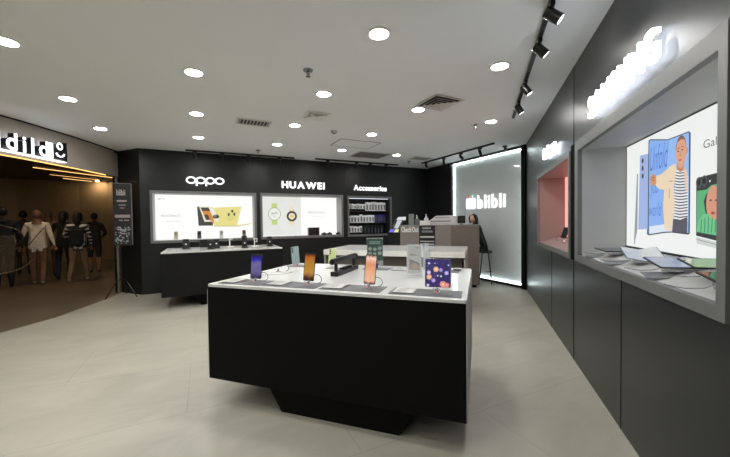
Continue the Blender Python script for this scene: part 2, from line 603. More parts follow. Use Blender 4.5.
def spot_track(M, length, spots, label, aim=(0, -.5), droop=.11, sz=1., rot=None):
    """rail along local x at ceiling height; spots: list of x; aim = local direction (x, y) of heads"""
    t = empty('track_light', None, 0, label, 'track light', M=M)
    b = MB(); b.box(0, length, -.018, .018, -.035, 0); b.build('rail', M_blackp, t, bevel=.003)
    for i, x in enumerate(spots):
        b = MB()
        b.cb((x, 0, -.05), (.09, .03, .03))
        b.tube([(x, 0, -.06), (x, 0, -.10)], .008, 8)
        ax = Vector((aim[0], aim[1], -.8)).normalized()
        if rot:
            ax = Vector(rot[i]).normalized()
        c0 = Vector((x, 0, -.115)) - ax * .05
        c1 = Vector((x, 0, -.115)) + ax * .07
        b.tube([c0, c0 + ax * .01, c1], [.026 * sz, .031 * sz, .031 * sz], 16)
        h = b.build('spotlight', M_blackp, t, smooth=True)
        b = MB(); b.tube([c1 - ax * .004, c1 + ax * .0015], .025 * sz, 16); b.build('lens', glow('spot lens', (250, 250, 255), 4.0), h)
    return t


# rail over the grey wall
Mt = Matrix.Translation(UV(2.0, .485, 3.0)) @ Matrix.Rotation(PI / 4, 4, 'Z')      # local x -> +u
spot_track(Mt, 3.45, [.66, 1.16, 2.05, 2.72], 'long black ceiling track with four spotlights over the grey right wall', (0.2, -.55), sz=1.25, rot=[(-.05, -.9, -.75), (.1, -.8, -.8), (.0, -.6, -.9), (.1, -.5, -.9)])
Mt = Matrix.Translation((5.25, 4.85, 3.0)) @ Matrix.Rotation(PI / 2, 4, 'Z')
spot_track(Mt, 2.45, [.38, .95, 1.55, 2.25], 'black ceiling track with four spotlights in front of the lit glass panel', (0, -.6), rot=[(.2, -.6, -.8), (.1, -.8, -.6), (.3, -.3, -.9), (0, -.4, -.9)])
Mt = Matrix.Translation((-.14, 7.86, 3.0)) 
Mt = Matrix.Translation((-.32, 7.86, 3.0))
spot_track(Mt, 2.28, [.17, .70, 1.25, 1.93], 'black ceiling track with spotlights above the yellow phone poster', (0, .5))
Mt = Matrix.Translation((2.45, 7.76, 3.0))
spot_track(Mt, 2.35, [.32, 1.1, 1.50, 1.97], 'black ceiling track with spotlights above the watch poster and packaging niche', (0, .5))
p = on_x(513, 147, 5.9)
t = empty('emergency_light', (5.7, 4.98, 3.0), 0, 'small dark ceiling spotlight at the top right of the lit glass panel', 'spotlight')
b = MB(); b.lathe([(.05, -.03), (.05, 0)], 16); b.build('base', M_blackp, t, smooth=True)
b = MB(); b.tube([(0, 0, -.03), (0, 0, -.06), (.0, -.05, -.09)], [.02, .03, .03], 12); b.build('head', M_blackp, t, smooth=True)


# ------------------------------------------------------------------ niches
def niche(M, N, m_panel, label, inset=(.045, .045, .055, .055), depth=.375, rise=.0, lining=None, panel=True, pz=None):
    """N = outer x0,x1,z0,z1 in the wall frame; inset = left,right,bottom,top width of the frame"""
    x0, x1, y0, y1 = N
    l, r, bt, tp = inset
    t = empty('display_niche', None, 0, label, 'niche', M=M)
    b = MB(); b.ringprism([(x0, y0), (x1, y0), (x1, y1), (x0, y1)], [(x0 + l, y0 + bt), (x1 - r, y0 + bt), (x1 - r, y1 - tp), (x0 + l, y1 - tp)], -.02, .018)
    b.build('frame', M_frame, t, bevel=.002)
    a0, a1, c0, c1 = x0 + l, x1 - r, y0 + bt, y1 - tp
    b = MB()
    q = .01
    b.box(a0 - q, a0, c0 - q, c1 + q + rise, -depth, -.02)
    b.box(a1, a1 + q, c0 - q, c1 + q + rise, -depth, -.02)
    b.box(a0, a1, c1, c1 + q, -depth, -.02)
    b.build('lining', lining or M_recess, t)
    b = MB()
    b.add([(a0, c0 - q, -.02), (a1, c0 - q, -.02), (a1, c0 - q, -depth), (a0, c0 - q, -depth), (a0, c0, -.02), (a1, c0, -.02), (a1, c0 + rise, -depth), (a0, c0 + rise, -depth)], [(0, 3, 2, 1), (4, 5, 6, 7), (0, 1, 5, 4), (3, 7, 6, 2), (0, 4, 7, 3), (1, 2, 6, 5)])
    b.build('shelf', lining or M_recess, t)
    b = MB(); b.box(a0 - q, a1 + q, c0 - q, c1 + q, -depth - .02, -depth)
    pn = b.build('backlit_poster' if panel else 'back_board', m_panel, t)
    return t, pn, (a0, a1, c0, c1, -depth)


P_white = glow('backlit white print', (255, 255, 252), .98, .0)


def prn(parent, polys, rgb, z, name='printed_shape', strength=.95, var=.0):
    """flat printed shapes, one tone each, in the wall frame"""
    b = MB()
    for p in polys:
        b.prism(p, z, z + .0008)
    return b.build(name, glow('print %d %d %d' % rgb, rgb, strength, var), parent)


def prn_text(parent, s, x, y, w, h, rgb, z, offset=0., shear=0., name='printed_text'):
    vs, fs = fit_text(s, w, h, 0, offset, shear)
    b = MB(); b.add([(v[0] + x, v[1] + y, z) for v in vs], fs)
    return b.build(name, glow('print %d %d %d' % rgb, rgb, .95), parent)


def bw(x, y, d=0.):         # photo point on the poster plane of the back wall -> wall-frame x, y
    p = on_y(x, y, YB + .375 + d)
    return (p.x, p.z)


# --- yellow phone poster
t, pn, (a0, a1, c0, c1, pz) = niche(BACK, N_OPPO, P_white, 'framed lit wall niche with the yellow phone poster', rise=.0)
Z = pz + .001
prn_text(pn, 'Reno12 Series 5G', *bw(161.5, 216.8), .36, .055, (150, 150, 146), Z)
prn_text(pn, 'Everyday AI Companion', *bw(166, 222.2), .29, .035, (176, 176, 172), Z)
prn_text(pn, 'oppo reno', *bw(157.5, 199.8), .14, .03, (130, 130, 128), Z, .01)
k = lambda pts: [bw(*q) for q in pts]
prn(pn, [k([(197, 206.6), (199, 206.6), (205, 221), (213, 221), (213, 225.6), (198.6, 225.8)])], (62, 64, 58), Z, 'printed_phone')
prn(pn, [k([(199, 206.4), (213, 206.6), (219.5, 221.5), (204.5, 221.8)])], (238, 232, 218), Z + .001, 'printed_phone')
prn(pn, [k([(200.5, 207.5), (208.5, 207.5), (214, 219.6), (206, 220)])], (214, 138, 46), Z + .002, 'printed_screen')
prn(pn, [k([(200.5, 207.5), (208.5, 207.5), (210.3, 211), (202.2, 211)]), k([(204, 215), (208, 214.5), (210, 219.8), (206, 220)])], (74, 62, 54), Z + .003, 'printed_screen')
prn(pn, [k([(209.5, 219.5), (214.5, 219.5), (213.4, 224)])], (226, 140, 40), Z + .001)
prn(pn, [k([(214, 207.5), (241.5, 206.5), (237, 225.4), (213.8, 225.6)])], (234, 222, 140), Z, 'printed_phone')
prn(pn, [k([(213.8, 225.6), (237, 225.4), (251, 223.2), (251, 224), (237.5, 226.6), (214, 226.6)])], (214, 204, 140), Z + .0005)
prn(pn, [[(bw(231.6, 215.2)[0] + px, bw(231.6, 215.2)[1] + py) for px, py in [(x_ * .9 + y_ * .35, y_) for x_, y_ in ell(.115, .13, 28)]]], (222, 214, 130), Z + .001, 'printed_camera_ring')
for cx, cy in ((232.2, 211.2), (234.3, 214.2), (228.7, 214.5)):
    q = bw(cx, cy)
    prn(pn, [ell(.022, .035, 16, *q, .4)], (50, 50, 42), Z + .002, 'printed_camera')
prn(pn, [ell(.07, .045, 20, *bw(216, 216.6))], (44, 56, 46), Z + .003, 'printed_earbud_case')
prn(pn, [ell(.035, .02, 16, *bw(215.2, 216.0))], (120, 140, 126), Z + .004, 'printed_earbud_case')

# --- watch poster
t, pn, (a0, a1, c0, c1, pz) = niche(BACK, N_HUA, P_white, 'framed lit wall niche with the two-watch poster', rise=.0)
Z = pz + .001
b = MB(); b.box(a0, bw(301, 215)[0], c0 + .02, c1, pz, pz + .0006); b.build('printed_backdrop', glow('print pale grey', (232, 233, 228), .95, .03), pn)
wx, wy = bw(274.5, 214)
for s in (1, -1):
    prn(pn, [[(wx - .075, wy + s * .14), (wx + .075, wy + s * .14), (wx + .068, wy + s * .27), (wx - .068, wy + s * .27)]], (196, 214, 128), Z, 'printed_strap')
prn(pn, [ell(.155, .165, 32, wx, wy)], (150, 166, 128), Z + .001, 'printed_watch_case')
prn(pn, [ell(.14, .15, 32, wx, wy)], (240, 242, 236), Z + .002, 'printed_dial')
prn(pn, [ell(.03, .03, 14, wx - .055, wy), ell(.03, .03, 14, wx + .055, wy + .02), ell(.025, .025, 14, wx, wy - .06)], (205, 212, 200), Z + .003, 'printed_subdial')
prn(pn, [[(wx - .004, wy), (wx + .004, wy), (wx + .05, wy + .08), (wx + .044, wy + .084)], [(wx, wy - .006), (wx - .08, wy + .045), (wx - .078, wy + .052), (wx, wy + .006)]], (60, 66, 60), Z + .004, 'printed_hand')
wx, wy = bw(291.8, 216.2)
for s in (1, -1):
    prn(pn, [[(wx - .045, wy + s * .12), (wx + .045, wy + s * .12), (wx + .035, wy + s * .26), (wx - .035, wy + s * .26)]], (238, 226, 196), Z, 'printed_strap')
    prn(pn, [[(wx - .065, wy + s * .11), (wx - .045, wy + s * .11), (wx - .035, wy + s * .19), (wx - .045, wy + s * .19)], [(wx + .065, wy + s * .11), (wx + .045, wy + s * .11), (wx + .035, wy + s * .19), (wx + .045, wy + s * .19)]], (214, 190, 110), Z + .0005, 'printed_lug')
prn(pn, [ell(.138, .138, 32, wx, wy)], (212, 190, 116), Z + .001, 'printed_watch_case')
prn(pn, [ell(.13, .13, 32, wx, wy)], (44, 40, 40), Z + .002, 'printed_bezel')
prn(pn, [ell(.088, .088, 8, wx, wy)], (232, 226, 208), Z + .003, 'printed_dial')
prn(pn, [ell(.04, .04, 6, wx, wy)], (222, 206, 90), Z + .004, 'printed_hand')
prn_text(pn, 'Fashion Forward', *bw(308, 213.4), .47, .065, (168, 168, 166), Z)
prn_text(pn, 'HUAWEI WATCH GT', *bw(311.5, 216.8), .33, .03, (196, 196, 194), Z)

# --- packaging niche
M_dline = mat('dark niche lining', (42, 42, 42), .6)
t, pn, (a0, a1, c0, c1, pz) = niche(BACK, N_ACC, M_dline, 'grey framed wall niche holding rows of packaged phone cases', lining=M_dline, panel=False)
ACZ = []
for zz in (1.42, 1.745):
    b = MB(); b.box(a0 + .005, a1 - .005, zz - .015, zz, pz + .002, -.10); b.build('shelf_board', mat('dark shelf', (58, 58, 58), .4), t)
ACZ = [c0, 1.42, 1.745]
b = MB(); b.box(a0 + .02, a1 - .02, c1 - .012, c1 - .002, -.10, -.08); b.build('fill_bar', glow('added niche fill', (235, 240, 255), 1.6), t)  # glowing bar added to brighten the packages
M_pkw = mat('white retail box', (246, 247, 247), .4, var=.05, scale=30)
M_pkk = mat('black retail box', (26, 26, 28), .35)
M_pkb = mat('indigo retail box', (46, 40, 120), .4)
M_win = mat('grey printed window', (110, 112, 116), .3, var=.3, scale=40)
M_wink = mat('dark printed window', (70, 72, 78), .3, var=.3, scale=40)


def pack(x, z, w, h, m, mw, label, group, zc=-.20):
    t = empty('accessory_box', None, 0, label, 'box', group, M=BACK @ Matrix.Translation((x, z, zc)))
    b = MB(); b.box(-w / 2, w / 2, 0, h, -.03, .03); b.build('carton', m, t, bevel=.002)
    b = MB(); b.prism(rrect(w * .66, h * .62, .006, 3, 0, h * .42), .0303, .032); b.build('product_window', mw, t)
    b = MB(); b.ringprism(ell(.012, .006, 10, 0, h - .014), ell(.006, .003, 10, 0, h - .014), .0303, .032); b.build('hang_slot', m, t)


rr = random.Random(3)
for k_ in range(13):
    x = a0 + .07 + k_ * .0915
    small = k_ < 6
    pack(x, 1.746 + (.05 if small else 0), .066 + rr.random() * .012, (.13 if small else .235) + rr.random() * .02, M_pkw, M_win, 'small white boxed accessory in the left half of the top shelf' if small else 'tall white boxed phone case in the right half of the top shelf', 'packaged accessories on the top shelf')
for k_ in range(13):
    x = a0 + .07 + k_ * .0915
    blue = k_ >= 9
    pack(x, 1.421, .068 + rr.random() * .012, (.20 if k_ > 3 else .17) + rr.random() * .03, M_pkb if blue else M_pkw, M_wink if blue else M_win, 'indigo boxed accessory at the right end of the middle shelf' if blue else 'white boxed accessory on the middle shelf', 'packaged accessories on the middle shelf')
for k_ in range(11):
    x = a0 + .08 + k_ * (.086 if k_ < 5 else .105) - (0 if k_ < 5 else .05)
    w_ = k_ < 5
    pack(x, c0 + .001 + (.05 if w_ else 0), .068 if w_ else .08, (.15 if w_ else .22) + rr.random() * .025, M_pkw if w_ else M_pkk, M_win if w_ else M_wink, 'white boxed accessory in the left half of the bottom shelf' if w_ else 'black boxed accessory in the right half of the bottom shelf', 'packaged accessories on the bottom shelf')

# --- big niche in the right wall
P_big = glow('backlit cool white print', (244, 247, 245), .92, .0)
t, pn, (a0, a1, c0, c1, pz) = niche(RIGHT, N_BIG, P_big, 'large lit niche with the unfolded phone poster in the right wall', inset=(.105, .055, .065, .095), rise=.085)
Z = pz + .001


def rw(x, y):               # photo point on that niche's poster plane
    u, z = on_v(x, y, VR + .375)
    return (-u, z)


def rwl(pts):
    return [rw(*q) for q in pts]


Q = lambda x, y: (620 + x / 7.61, 125 + y / 7.61)       # measured on an enlarged crop
prn(pn, [rwl([(637.2, 174), (638.2, 174), (637.6, 229), (634.8, 244), (634.2, 244)])], (150, 152, 160), Z, 'printed_phone_edge')
prn(pn, [rwl([(640.3, 155.5), (648.6, 153.8), (648, 229), (638.5, 229.5)])], (160, 180, 226), Z, 'printed_phone')
for cy in (160.9, 168.3, 176):
    prn(pn, [ell(.017, .021, 14, *rw(643, cy))], (44, 48, 66), Z + .001, 'printed_camera')
prn(pn, [rwl([(650.4, 139.2), (668, 139.3), (689.2, 131.2), (690.9, 133), (690, 233.4), (688.3, 234.6), (672, 232.6), (666, 232.8), (648.6, 235.4), (647.3, 234), (648.8, 141)])], (44, 46, 56), Z, 'printed_phone')
prn(pn, [rwl([(650.8, 140.2), (668, 140.3), (689, 132.4), (689.6, 134), (688.8, 233), (672, 231.6), (666, 231.6), (649, 234.2), (649.6, 142)])], (136, 178, 240), Z + .001, 'printed_screen')
prn(pn, [rwl([(668, 140.3), (689, 132.4), (689.6, 134), (688.8, 233), (672, 231.6), (667, 231.6)])], (148, 188, 244), Z + .002, 'printed_screen')
prn(pn, [rwl([(650, 226.5), (666, 224), (671, 231.3), (666, 231.6), (650, 234)])], (222, 232, 246), Z + .0025, 'printed_caption_band')
# handwritten line
for s, x, y, w_, h_ in (('Unfold', 650.6, 171.6, .27, .19), ('your', 651, 199.5, .14, .13), ('world', 650, 216, .19, .10)):
    q = rw(x, y)
    prn_text(pn, s, q[0], q[1], w_, h_, (60, 92, 190), Z + .003, -.012, .35)
# young man in a cream coat
prn(pn, [rwl([(676, 170), (686, 169), (689.2, 176), (689, 221), (675, 221)])], (236, 236, 240), Z + .004, 'printed_shirt')
strp = []
for k_ in range(17):
    y_ = 171.5 + k_ * 2.95
    strp.append(rwl([(675.6, y_), (681, y_ + 1.1), (688.8, y_), (688.8, y_ + 1.1), (681, y_ + 2.2), (675.6, y_ + 1.1)]))
prn(pn, strp, (46, 48, 66), Z + .005, 'printed_stripe')
prn(pn, [rwl([(678.5, 160), (685, 159), (685.5, 170), (681.5, 172), (678, 169)])], (196, 134, 104), Z + .006, 'printed_neck')
hx, hy = rw(682.6, 152.2)
prn(pn, [[(hx + p_[0], hy + p_[1]) for p_ in [(x_ * (1 - .18 * (y_ < 0) * abs(y_) / .105), y_) for x_, y_ in ell(.062, .108, 30)]]], (222, 162, 130), Z + .007, 'printed_face')
prn(pn, [[(hx + .062 * math.cos(a), hy + .02 + .092 * math.sin(a)) for a in [PI * q / 14 for q in range(15)]] + [(hx - .058, hy + .040), (hx - .045, hy + .075), (hx + .0, hy + .088), (hx + .045, hy + .075), (hx + .058, hy + .045)]], (128, 96, 80), Z + .008, 'printed_hair')
prn(pn, [ell(.010, .004, 10, hx - .028, hy + .012), ell(.010, .004, 10, hx + .018, hy + .014), [(hx - .042, hy + .028), (hx - .016, hy + .032), (hx - .016, hy + .036), (hx - .042, hy + .032)], [(hx + .008, hy + .033), (hx + .034, hy + .03), (hx + .034, hy + .034), (hx + .008, hy + .037)]], (50, 36, 36), Z + .009, 'printed_eye')
prn(pn, [[(hx - .008, hy + .012), (hx - .014, hy - .024), (hx + .004, hy - .024)]], (200, 136, 106), Z + .009, 'printed_nose')
prn(pn, [ell(.018, .006, 12, hx - .006, hy - .050)], (176, 92, 84), Z + .009, 'printed_mouth')
prn(pn, [ell(.011, .022, 10, hx + .064, hy)], (206, 144, 112), Z + .0065, 'printed_ear')
prn(pn, [rwl([(657, 176.5), (664, 173.5), (672, 166), (677, 163.5), (678.3, 170), (675.5, 186), (676.4, 206), (674.5, 222), (673.6, 231.6), (666.4, 229), (664.8, 206), (666, 190), (660, 188.5), (656.5, 184)])], (236, 214, 184), Z + .0085, 'printed_coat')
prn(pn, [rwl([(685.5, 167), (689.3, 172), (689.2, 193), (687.6, 190), (686.6, 180)])], (230, 200, 170), Z + .0085, 'printed_coat')
prn(pn, [rwl([(671, 181), (674.6, 180.4), (674.2, 181.4), (671, 182)]), rwl([(671.5, 188), (671.6, 198), (671.0, 198), (671, 188)])], (176, 150, 120), Z + .010, 'printed_pocket')
prn(pn, [rwl([(652, 177.5), (654.5, 173.5), (657.6, 175.5), (658, 183), (655, 186), (652, 184)])], (214, 146, 96), Z + .009, 'printed_fist')
prn(pn, [rwl([(653.6, 176.5), (656.4, 177.5), (656, 178.3), (653.4, 177.3)]), rwl([(653.2, 179), (656.2, 180), (656, 180.8), (653, 179.8)])], (150, 90, 60), Z + .010, 'printed_finger')
prn(pn, [rwl([(674.8, 219), (680, 220.6), (689.0, 217), (688.6, 233.2), (681, 232.8), (673.8, 231.6)])], (82, 80, 92), Z + .0075, 'printed_trousers')
q = rw(703.6, 146.4)
q2 = rw(703.6, 138.2)
q3 = rw(731, 141)
prn_text(pn, 'Galaxy', q[0], q[1] - .03, abs(q3[0] - q[0]) * 1.1, (q2[1] - q[1]) * 1.28, (70, 72, 76), Z, -.002)
# flip phone lying sideways, its screen showing a dark-haired woman in green
prn(pn, [rwl([(696.6, 181), (700, 177.2), (730, 169.6), (730, 244), (696.4, 235.6)])], (40, 44, 46), Z, 'printed_phone')
prn(pn, [rwl([(697.6, 191), (707, 189.5), (712, 185), (730, 181), (730, 238), (697, 232)])], (86, 178, 120), Z + .001, 'printed_screen')
for q in ((699.3, 182.5), (704.8, 180.9)):
    prn(pn, [ell(.028, .034, 18, *rw(*q))], (74, 80, 80), Z + .001, 'printed_camera')
    prn(pn, [ell(.017, .021, 14, *rw(*q))], (10, 12, 14), Z + .002, 'printed_camera')
prn(pn, [ell(.006, .007, 8, *rw(710.6, 181))], (240, 244, 240), Z + .002, 'printed_flash')
prn(pn, [rwl([(704.6, 201), (707, 194), (712, 190.5), (718, 190.5), (722, 193), (722, 222), (709, 218), (706, 211)])], (42, 26, 26), Z + .002, 'printed_hair')
fx, fy = rw(714.2, 203.5)
prn(pn, [ell(.063, .105, 26, fx, fy)], (214, 150, 124), Z + .003, 'printed_face')
prn(pn, [ell(.010, .005, 10, fx - .022, fy + .02), ell(.010, .005, 10, fx + .026, fy + .018)], (40, 26, 28), Z + .004, 'printed_eye')
prn(pn, [ell(.017, .008, 10, fx, fy - .055)], (170, 50, 56), Z + .004, 'printed_mouth')
prn(pn, [rwl([(698, 231.5), (699.6, 221), (704, 214.5), (710, 214), (715, 220), (722, 217), (722, 235.5)])], (112, 196, 140), Z + .0045, 'printed_sleeve')
fold = []
for k_ in range(5):
    x_ = 702.5 + k_ * 3.6
    fold.append(rwl([(x_, 217 + abs(2 - k_)), (x_ + .8, 217 + abs(2 - k_)), (x_ + .2, 232.6), (x_ - .8, 232.4)]))
prn(pn, fold, (62, 146, 96), Z + .0055, 'printed_fold')
prn(pn, [rwl([(697, 237), (730, 245.5), (730, 252), (697.5, 243.5), (696.4, 240)])], (206, 210, 208), Z, 'printed_phone_base')
prn(pn, [rwl([(698, 239.2), (730, 247.8), (730, 248.4), (698, 239.8)])], (120, 124, 122), Z + .001, 'printed_phone_edge')
# dark gap line round the poster
b = MB(); b.ringprism([(a0, c0 + .07), (a1, c0 + .07), (a1, c1), (a0, c1)], [(a0 + .004, c0 + .1), (a1 - .004, c0 + .1), (a1 - .004, c1 - .008), (a0 + .004, c1 - .008)], pz, pz + .004)
b.build('poster_edge', M_blackp, t)

# --- pink niche
P_pink = glow('backlit pink print', (255, 156, 145), 1.4, .04)
t, pn, (a0, a1, c0, c1, pz) = niche(RIGHT, N_PINK, P_pink, 'pink lit niche in the right wall nearest the glass panel', inset=(.05, .05, .06, .06), rise=.085, lining=mat('grey lining tinted by pink glow', (138, 126, 124), .5, var=.03))  # grey lining with the panel's pink light mixed into its colour


# ------------------------------------------------------------------ illuminated lettering
def ring_pts(cx, cy, rx, ry, t_, n=32):
    return ell(rx, ry, n, cx, cy), ell(rx - t_, ry - t_ * .8, n, cx, cy)


t = empty('illuminated_sign', None, 0, 'white glowing four-letter sign above the yellow phone poster', 'sign', M=BACK)
yc, rx, ry = 2.388, .100, .077
for k_, ch in enumerate('oppo'):
    cx = -.335 + .100 + k_ * .187
    b = MB()
    o_, i_ = ring_pts(cx, yc, rx, ry, .034)
    b.ringprism(o_, i_, .02, .05)
    if ch == 'p':
        b.box(cx - rx + .002, cx - rx + .036, yc - .118, yc + .0, .021, .049)
    b.build('letter', M_letter, t)
t = empty('illuminated_sign', None, 0, 'white glowing capital letters above the watch poster', 'sign', M=BACK)
letters(t, 'HUAWEI', 1.70, 2.29, 1.08, .16, M_letter, gap=.14, offset=.032)
t = empty('illuminated_sign', None, 0, 'white glowing word above the niche of packaged accessories', 'sign', M=BACK)
letters(t, 'Accessories', 3.60, 2.29, .99, .14, M_letter, offset=.012)
M_letter2 = glow('bright glowing letter', (236, 243, 255), 7.0)
M_lback = mat('letter rim', (190, 200, 215), .3)
t = empty('illuminated_sign', None, 0, 'large white glowing letters on the grey wall above the unfolded phone poster', 'sign', M=RIGHT)
letters(t, 'SAMSUNG', -3.26, 2.285, 1.12, .17, M_letter2, depth=.03, z=.02, offset=.006)
t = empty('illuminated_sign', None, 0, 'white glowing letters on the grey wall above the pink niche', 'sign', M=RIGHT)
letters(t, 'Galaxy', -5.38, 2.30, .78, .15, M_letter2, depth=.03, z=.02, offset=.006)

# ------------------------------------------------------------------ lit glass panel with sign
GX0, GX1, GZ0, GZ1 = -7.0, -4.80, .06, 2.95
t = empty('backlit_panel', None, 0, 'tall frosted glass wall panel with bright lit edges behind the desk', 'panel', M=GLASS)
M_frost = mat('frosted grey glass', (206, 212, 212), .3, var=.02, scale=1, coat=.6)
b = MB(); b.box(GX0 + .02, GX1 - .02, GZ0 + .02, GZ1 - .02, -.115, -.095); b.build('glass_sheet', M_frost, t)
b = MB(); b.ringprism([(GX0 - .03, GZ0 - .05), (GX1 + .01, GZ0 - .05), (GX1 + .01, GZ1 + .045), (GX0 - .03, GZ1 + .045)], [(GX0, GZ0), (GX1, GZ0), (GX1, GZ1), (GX0, GZ1)], -.13, .02)
b.build('frame', M_blackp, t)
M_led = glow('cool led strip', (236, 250, 250), 16.0)
for (x0, x1, y0, y1) in ((GX0, GX0 + .014, GZ0, GZ1), (GX1 - .014, GX1, GZ0, GZ1), (GX0, GX1, GZ1 - .014, GZ1), (GX0, GX1, GZ0, GZ0 + .014)):
    b = MB(); b.box(x0, x1, y0, y1, -.093, -.066); b.build('led_strip', M_led, t)
t = empty('illuminated_sign', None, 0, 'white glowing shopping-bag emblem and word on the frosted glass panel', 'sign', M=GLASS @ Matrix.Translation((0, 0, -.094)))
bx0 = -6.52; by0 = 1.74
b = MB(); b.prism(rrect(.29, .26, .03, 4, bx0 + .145, by0 + .13), .0, .035); b.build('emblem_bag', M_letter, t)
b = MB(); b.tube([(bx0 + .08, by0 + .27, .02), (bx0 + .08, by0 + .335, .02), (bx0 + .12, by0 + .36, .02)], .012, 8); b.build('emblem_handle', glow('red sign part', (214, 60, 54), 1.0), t)
b = MB(); b.tube([(bx0 + .12, by0 + .36, .02), (bx0 + .18, by0 + .36, .02), (bx0 + .21, by0 + .335, .02)], .012, 8); b.build('emblem_handle', glow('green sign part', (90, 190, 90), 1.0), t)
b = MB(); b.tube([(bx0 + .21, by0 + .335, .02), (bx0 + .21, by0 + .27, .02)], .012, 8); b.build('emblem_handle', glow('blue sign part', (180, 220, 250), 1.5), t)
letters(t, 'blibli', bx0 + .37, by0 + .005, .84, .31, M_letter, depth=.02, z=.0, offset=.016, gap=.17)

# ------------------------------------------------------------------ shop-front sign seen from behind
d = Vector((-2.42 + 2.02, 6.6 - 7.5, 0)).normalized()       # runs towards the camera's left
P0 = Vector((-2.06, 7.46, 0))
nrm = Vector((-d.y, d.x, 0))
if nrm.x < 0:
    nrm = -nrm
SG = Matrix((tuple(-d), (0, 0, 1), tuple(nrm))).transposed().to_4x4()
q0, q1 = on_x(66, 150, -2.05), None
# anchor on the fascia plane at the emblem's right edge
def on_fascia(x, y):
    r = ray(x, y)
    n_ = nrm
    k2 = (n_.dot(P0)) / n_.dot(r)
    return r * k2 + Vector((0, 0, EYE))


A = on_fascia(58, 152)
B = on_fascia(0, 140)
L = (A - B).length
t = empty('illuminated_sign', None, 0, 'shop-front sign hanging at the left, its lettering and bag emblem seen mirrored from behind', 'sign', M=Matrix.Translation((A.x, A.y, 0)) @ SG)
M_sside = mat('black letter side', (16, 17, 20), .4)
M_sface = glow('sign face', (235, 240, 255), 2.6)
M_sback = glow('sign back glow', (225, 232, 255), 14.0)
mir = Matrix.Diagonal((-1, 1, 1, 1))
# bag emblem, mirrored
b = MB(); b.box(-.235, 0, 2.52, 2.70, .03, .13); b.prism(ell(.09, .06, 20, -.12, 2.71), .03, .12); b.build('emblem_bag', M_sside, t)
b = MB(); b.ringprism(ell(.055, .06, 24, -.12, 2.735), ell(.032, .036, 24, -.12, 2.735), .131, .137); b.build('emblem_handle', M_sface, t)
b = MB()
b.tube([(-.19, 2.615, .137), (-.16, 2.575, .137), (-.11, 2.565, .137), (-.06, 2.59, .137), (-.045, 2.62, .137)], .012, 8)
b.box(-.275, -.237, 2.52, 2.76, .05, .13)
b.build('emblem_smile', M_sface, t)
pen = -.33
for ch in 'blibli':
    vs, fs = text_geo(ch, 1.0, .01, .02)
    a_, b_ = min(v[0] for v in vs), max(v[0] for v in vs)
    sc = .335; wf = 1.05
    w_ = (b_ - a_) * sc * wf
    mb_ = MB(); mb_.add([(pen - (v[0] - a_) * sc * wf, 2.52 + v[1] * sc, .05 + (.09 if v[2] > 0 else 0)) for v in vs], fs)
    o = mb_.build('letter', [M_sface, M_sside, M_sback], t)
    for pl in o.data.polygons:
        pl.material_index = 0 if pl.normal.z > .7 else (2 if pl.normal.z < -.7 else 1)
    pen -= w_ + .075
b = MB(); b.box(pen, .02, 2.49, 2.505, .03, .12); b.build('bottom_bar', glow('sign underlight', (255, 250, 240), 2.0), t)
b = MB(); b.box(.005, .02, 2.505, 2.82, .02, .13); b.build('end_plate', M_sside, t)

# corridor light strips
for k_, (pa, pb) in enumerate((((33, 167.4), (113, 177.7)), ((50, 174.6), (100, 180)), ((63, 178.3), (92, 181.5)))):
    a_, c_ = on_z(*pa, 3.22), on_z(*pb, 3.22)
    b = MB(); b.tube([a_, (a_ + c_) / 2 + Vector((.05, .1, 0)), c_], (.010, .005, .008)[k_], 6)
    o = b.build('light_strip', glow('warm corridor strip', (255, 196, 120), 2.2))
    tag(o, ('long warm light strip in the mall corridor ceiling nearest the shop', 'middle warm light strip in the mall corridor ceiling', 'short warm light strip farthest into the mall corridor ceiling')[k_], 'light strip')
for x, y, lab in ((-4.6, 7.6, 'hidden by the fascia nearest the shop'), (-6.4, 9.4, 'hidden by the fascia above the handrail'), (-8.5, 12.5, 'left of the picture edge'), (-3.2, 10.2, 'hidden by the fascia above the walking people')):  # unseen lamps added to brighten the corridor and the people in it
    t = empty('corridor_fill_light', (x, y, 3.25), 0, 'added round warm fill light at the corridor ceiling, ' + lab, 'ceiling light')
    b = MB(); b.ringprism(ell(.12, .12, 20), ell(.10, .10, 20), -.012, 0); b.build('trim_ring', M_trimw, t)
    b = MB(); b.prism(ell(.10, .10, 20), -.008, -.003); b.build('diffuser', glow('warm corridor fill', (255, 224, 182), 165), t)
t = empty('wall_light', (-3.9, 17.0, 3.25), 0, 'warm ceiling spot washing the tan corridor wall', 'ceiling light')
b = MB(); b.lathe([(.07, -.02), (.08, 0)], 16); b.build('housing', M_blackp, t)
b = MB(); b.prism(ell(.055, .055, 16), -.025, -.02); b.build('diffuser', glow('warm corridor lamp', (255, 222, 176), 230), t)

# ================================================================== furniture
TT = .967


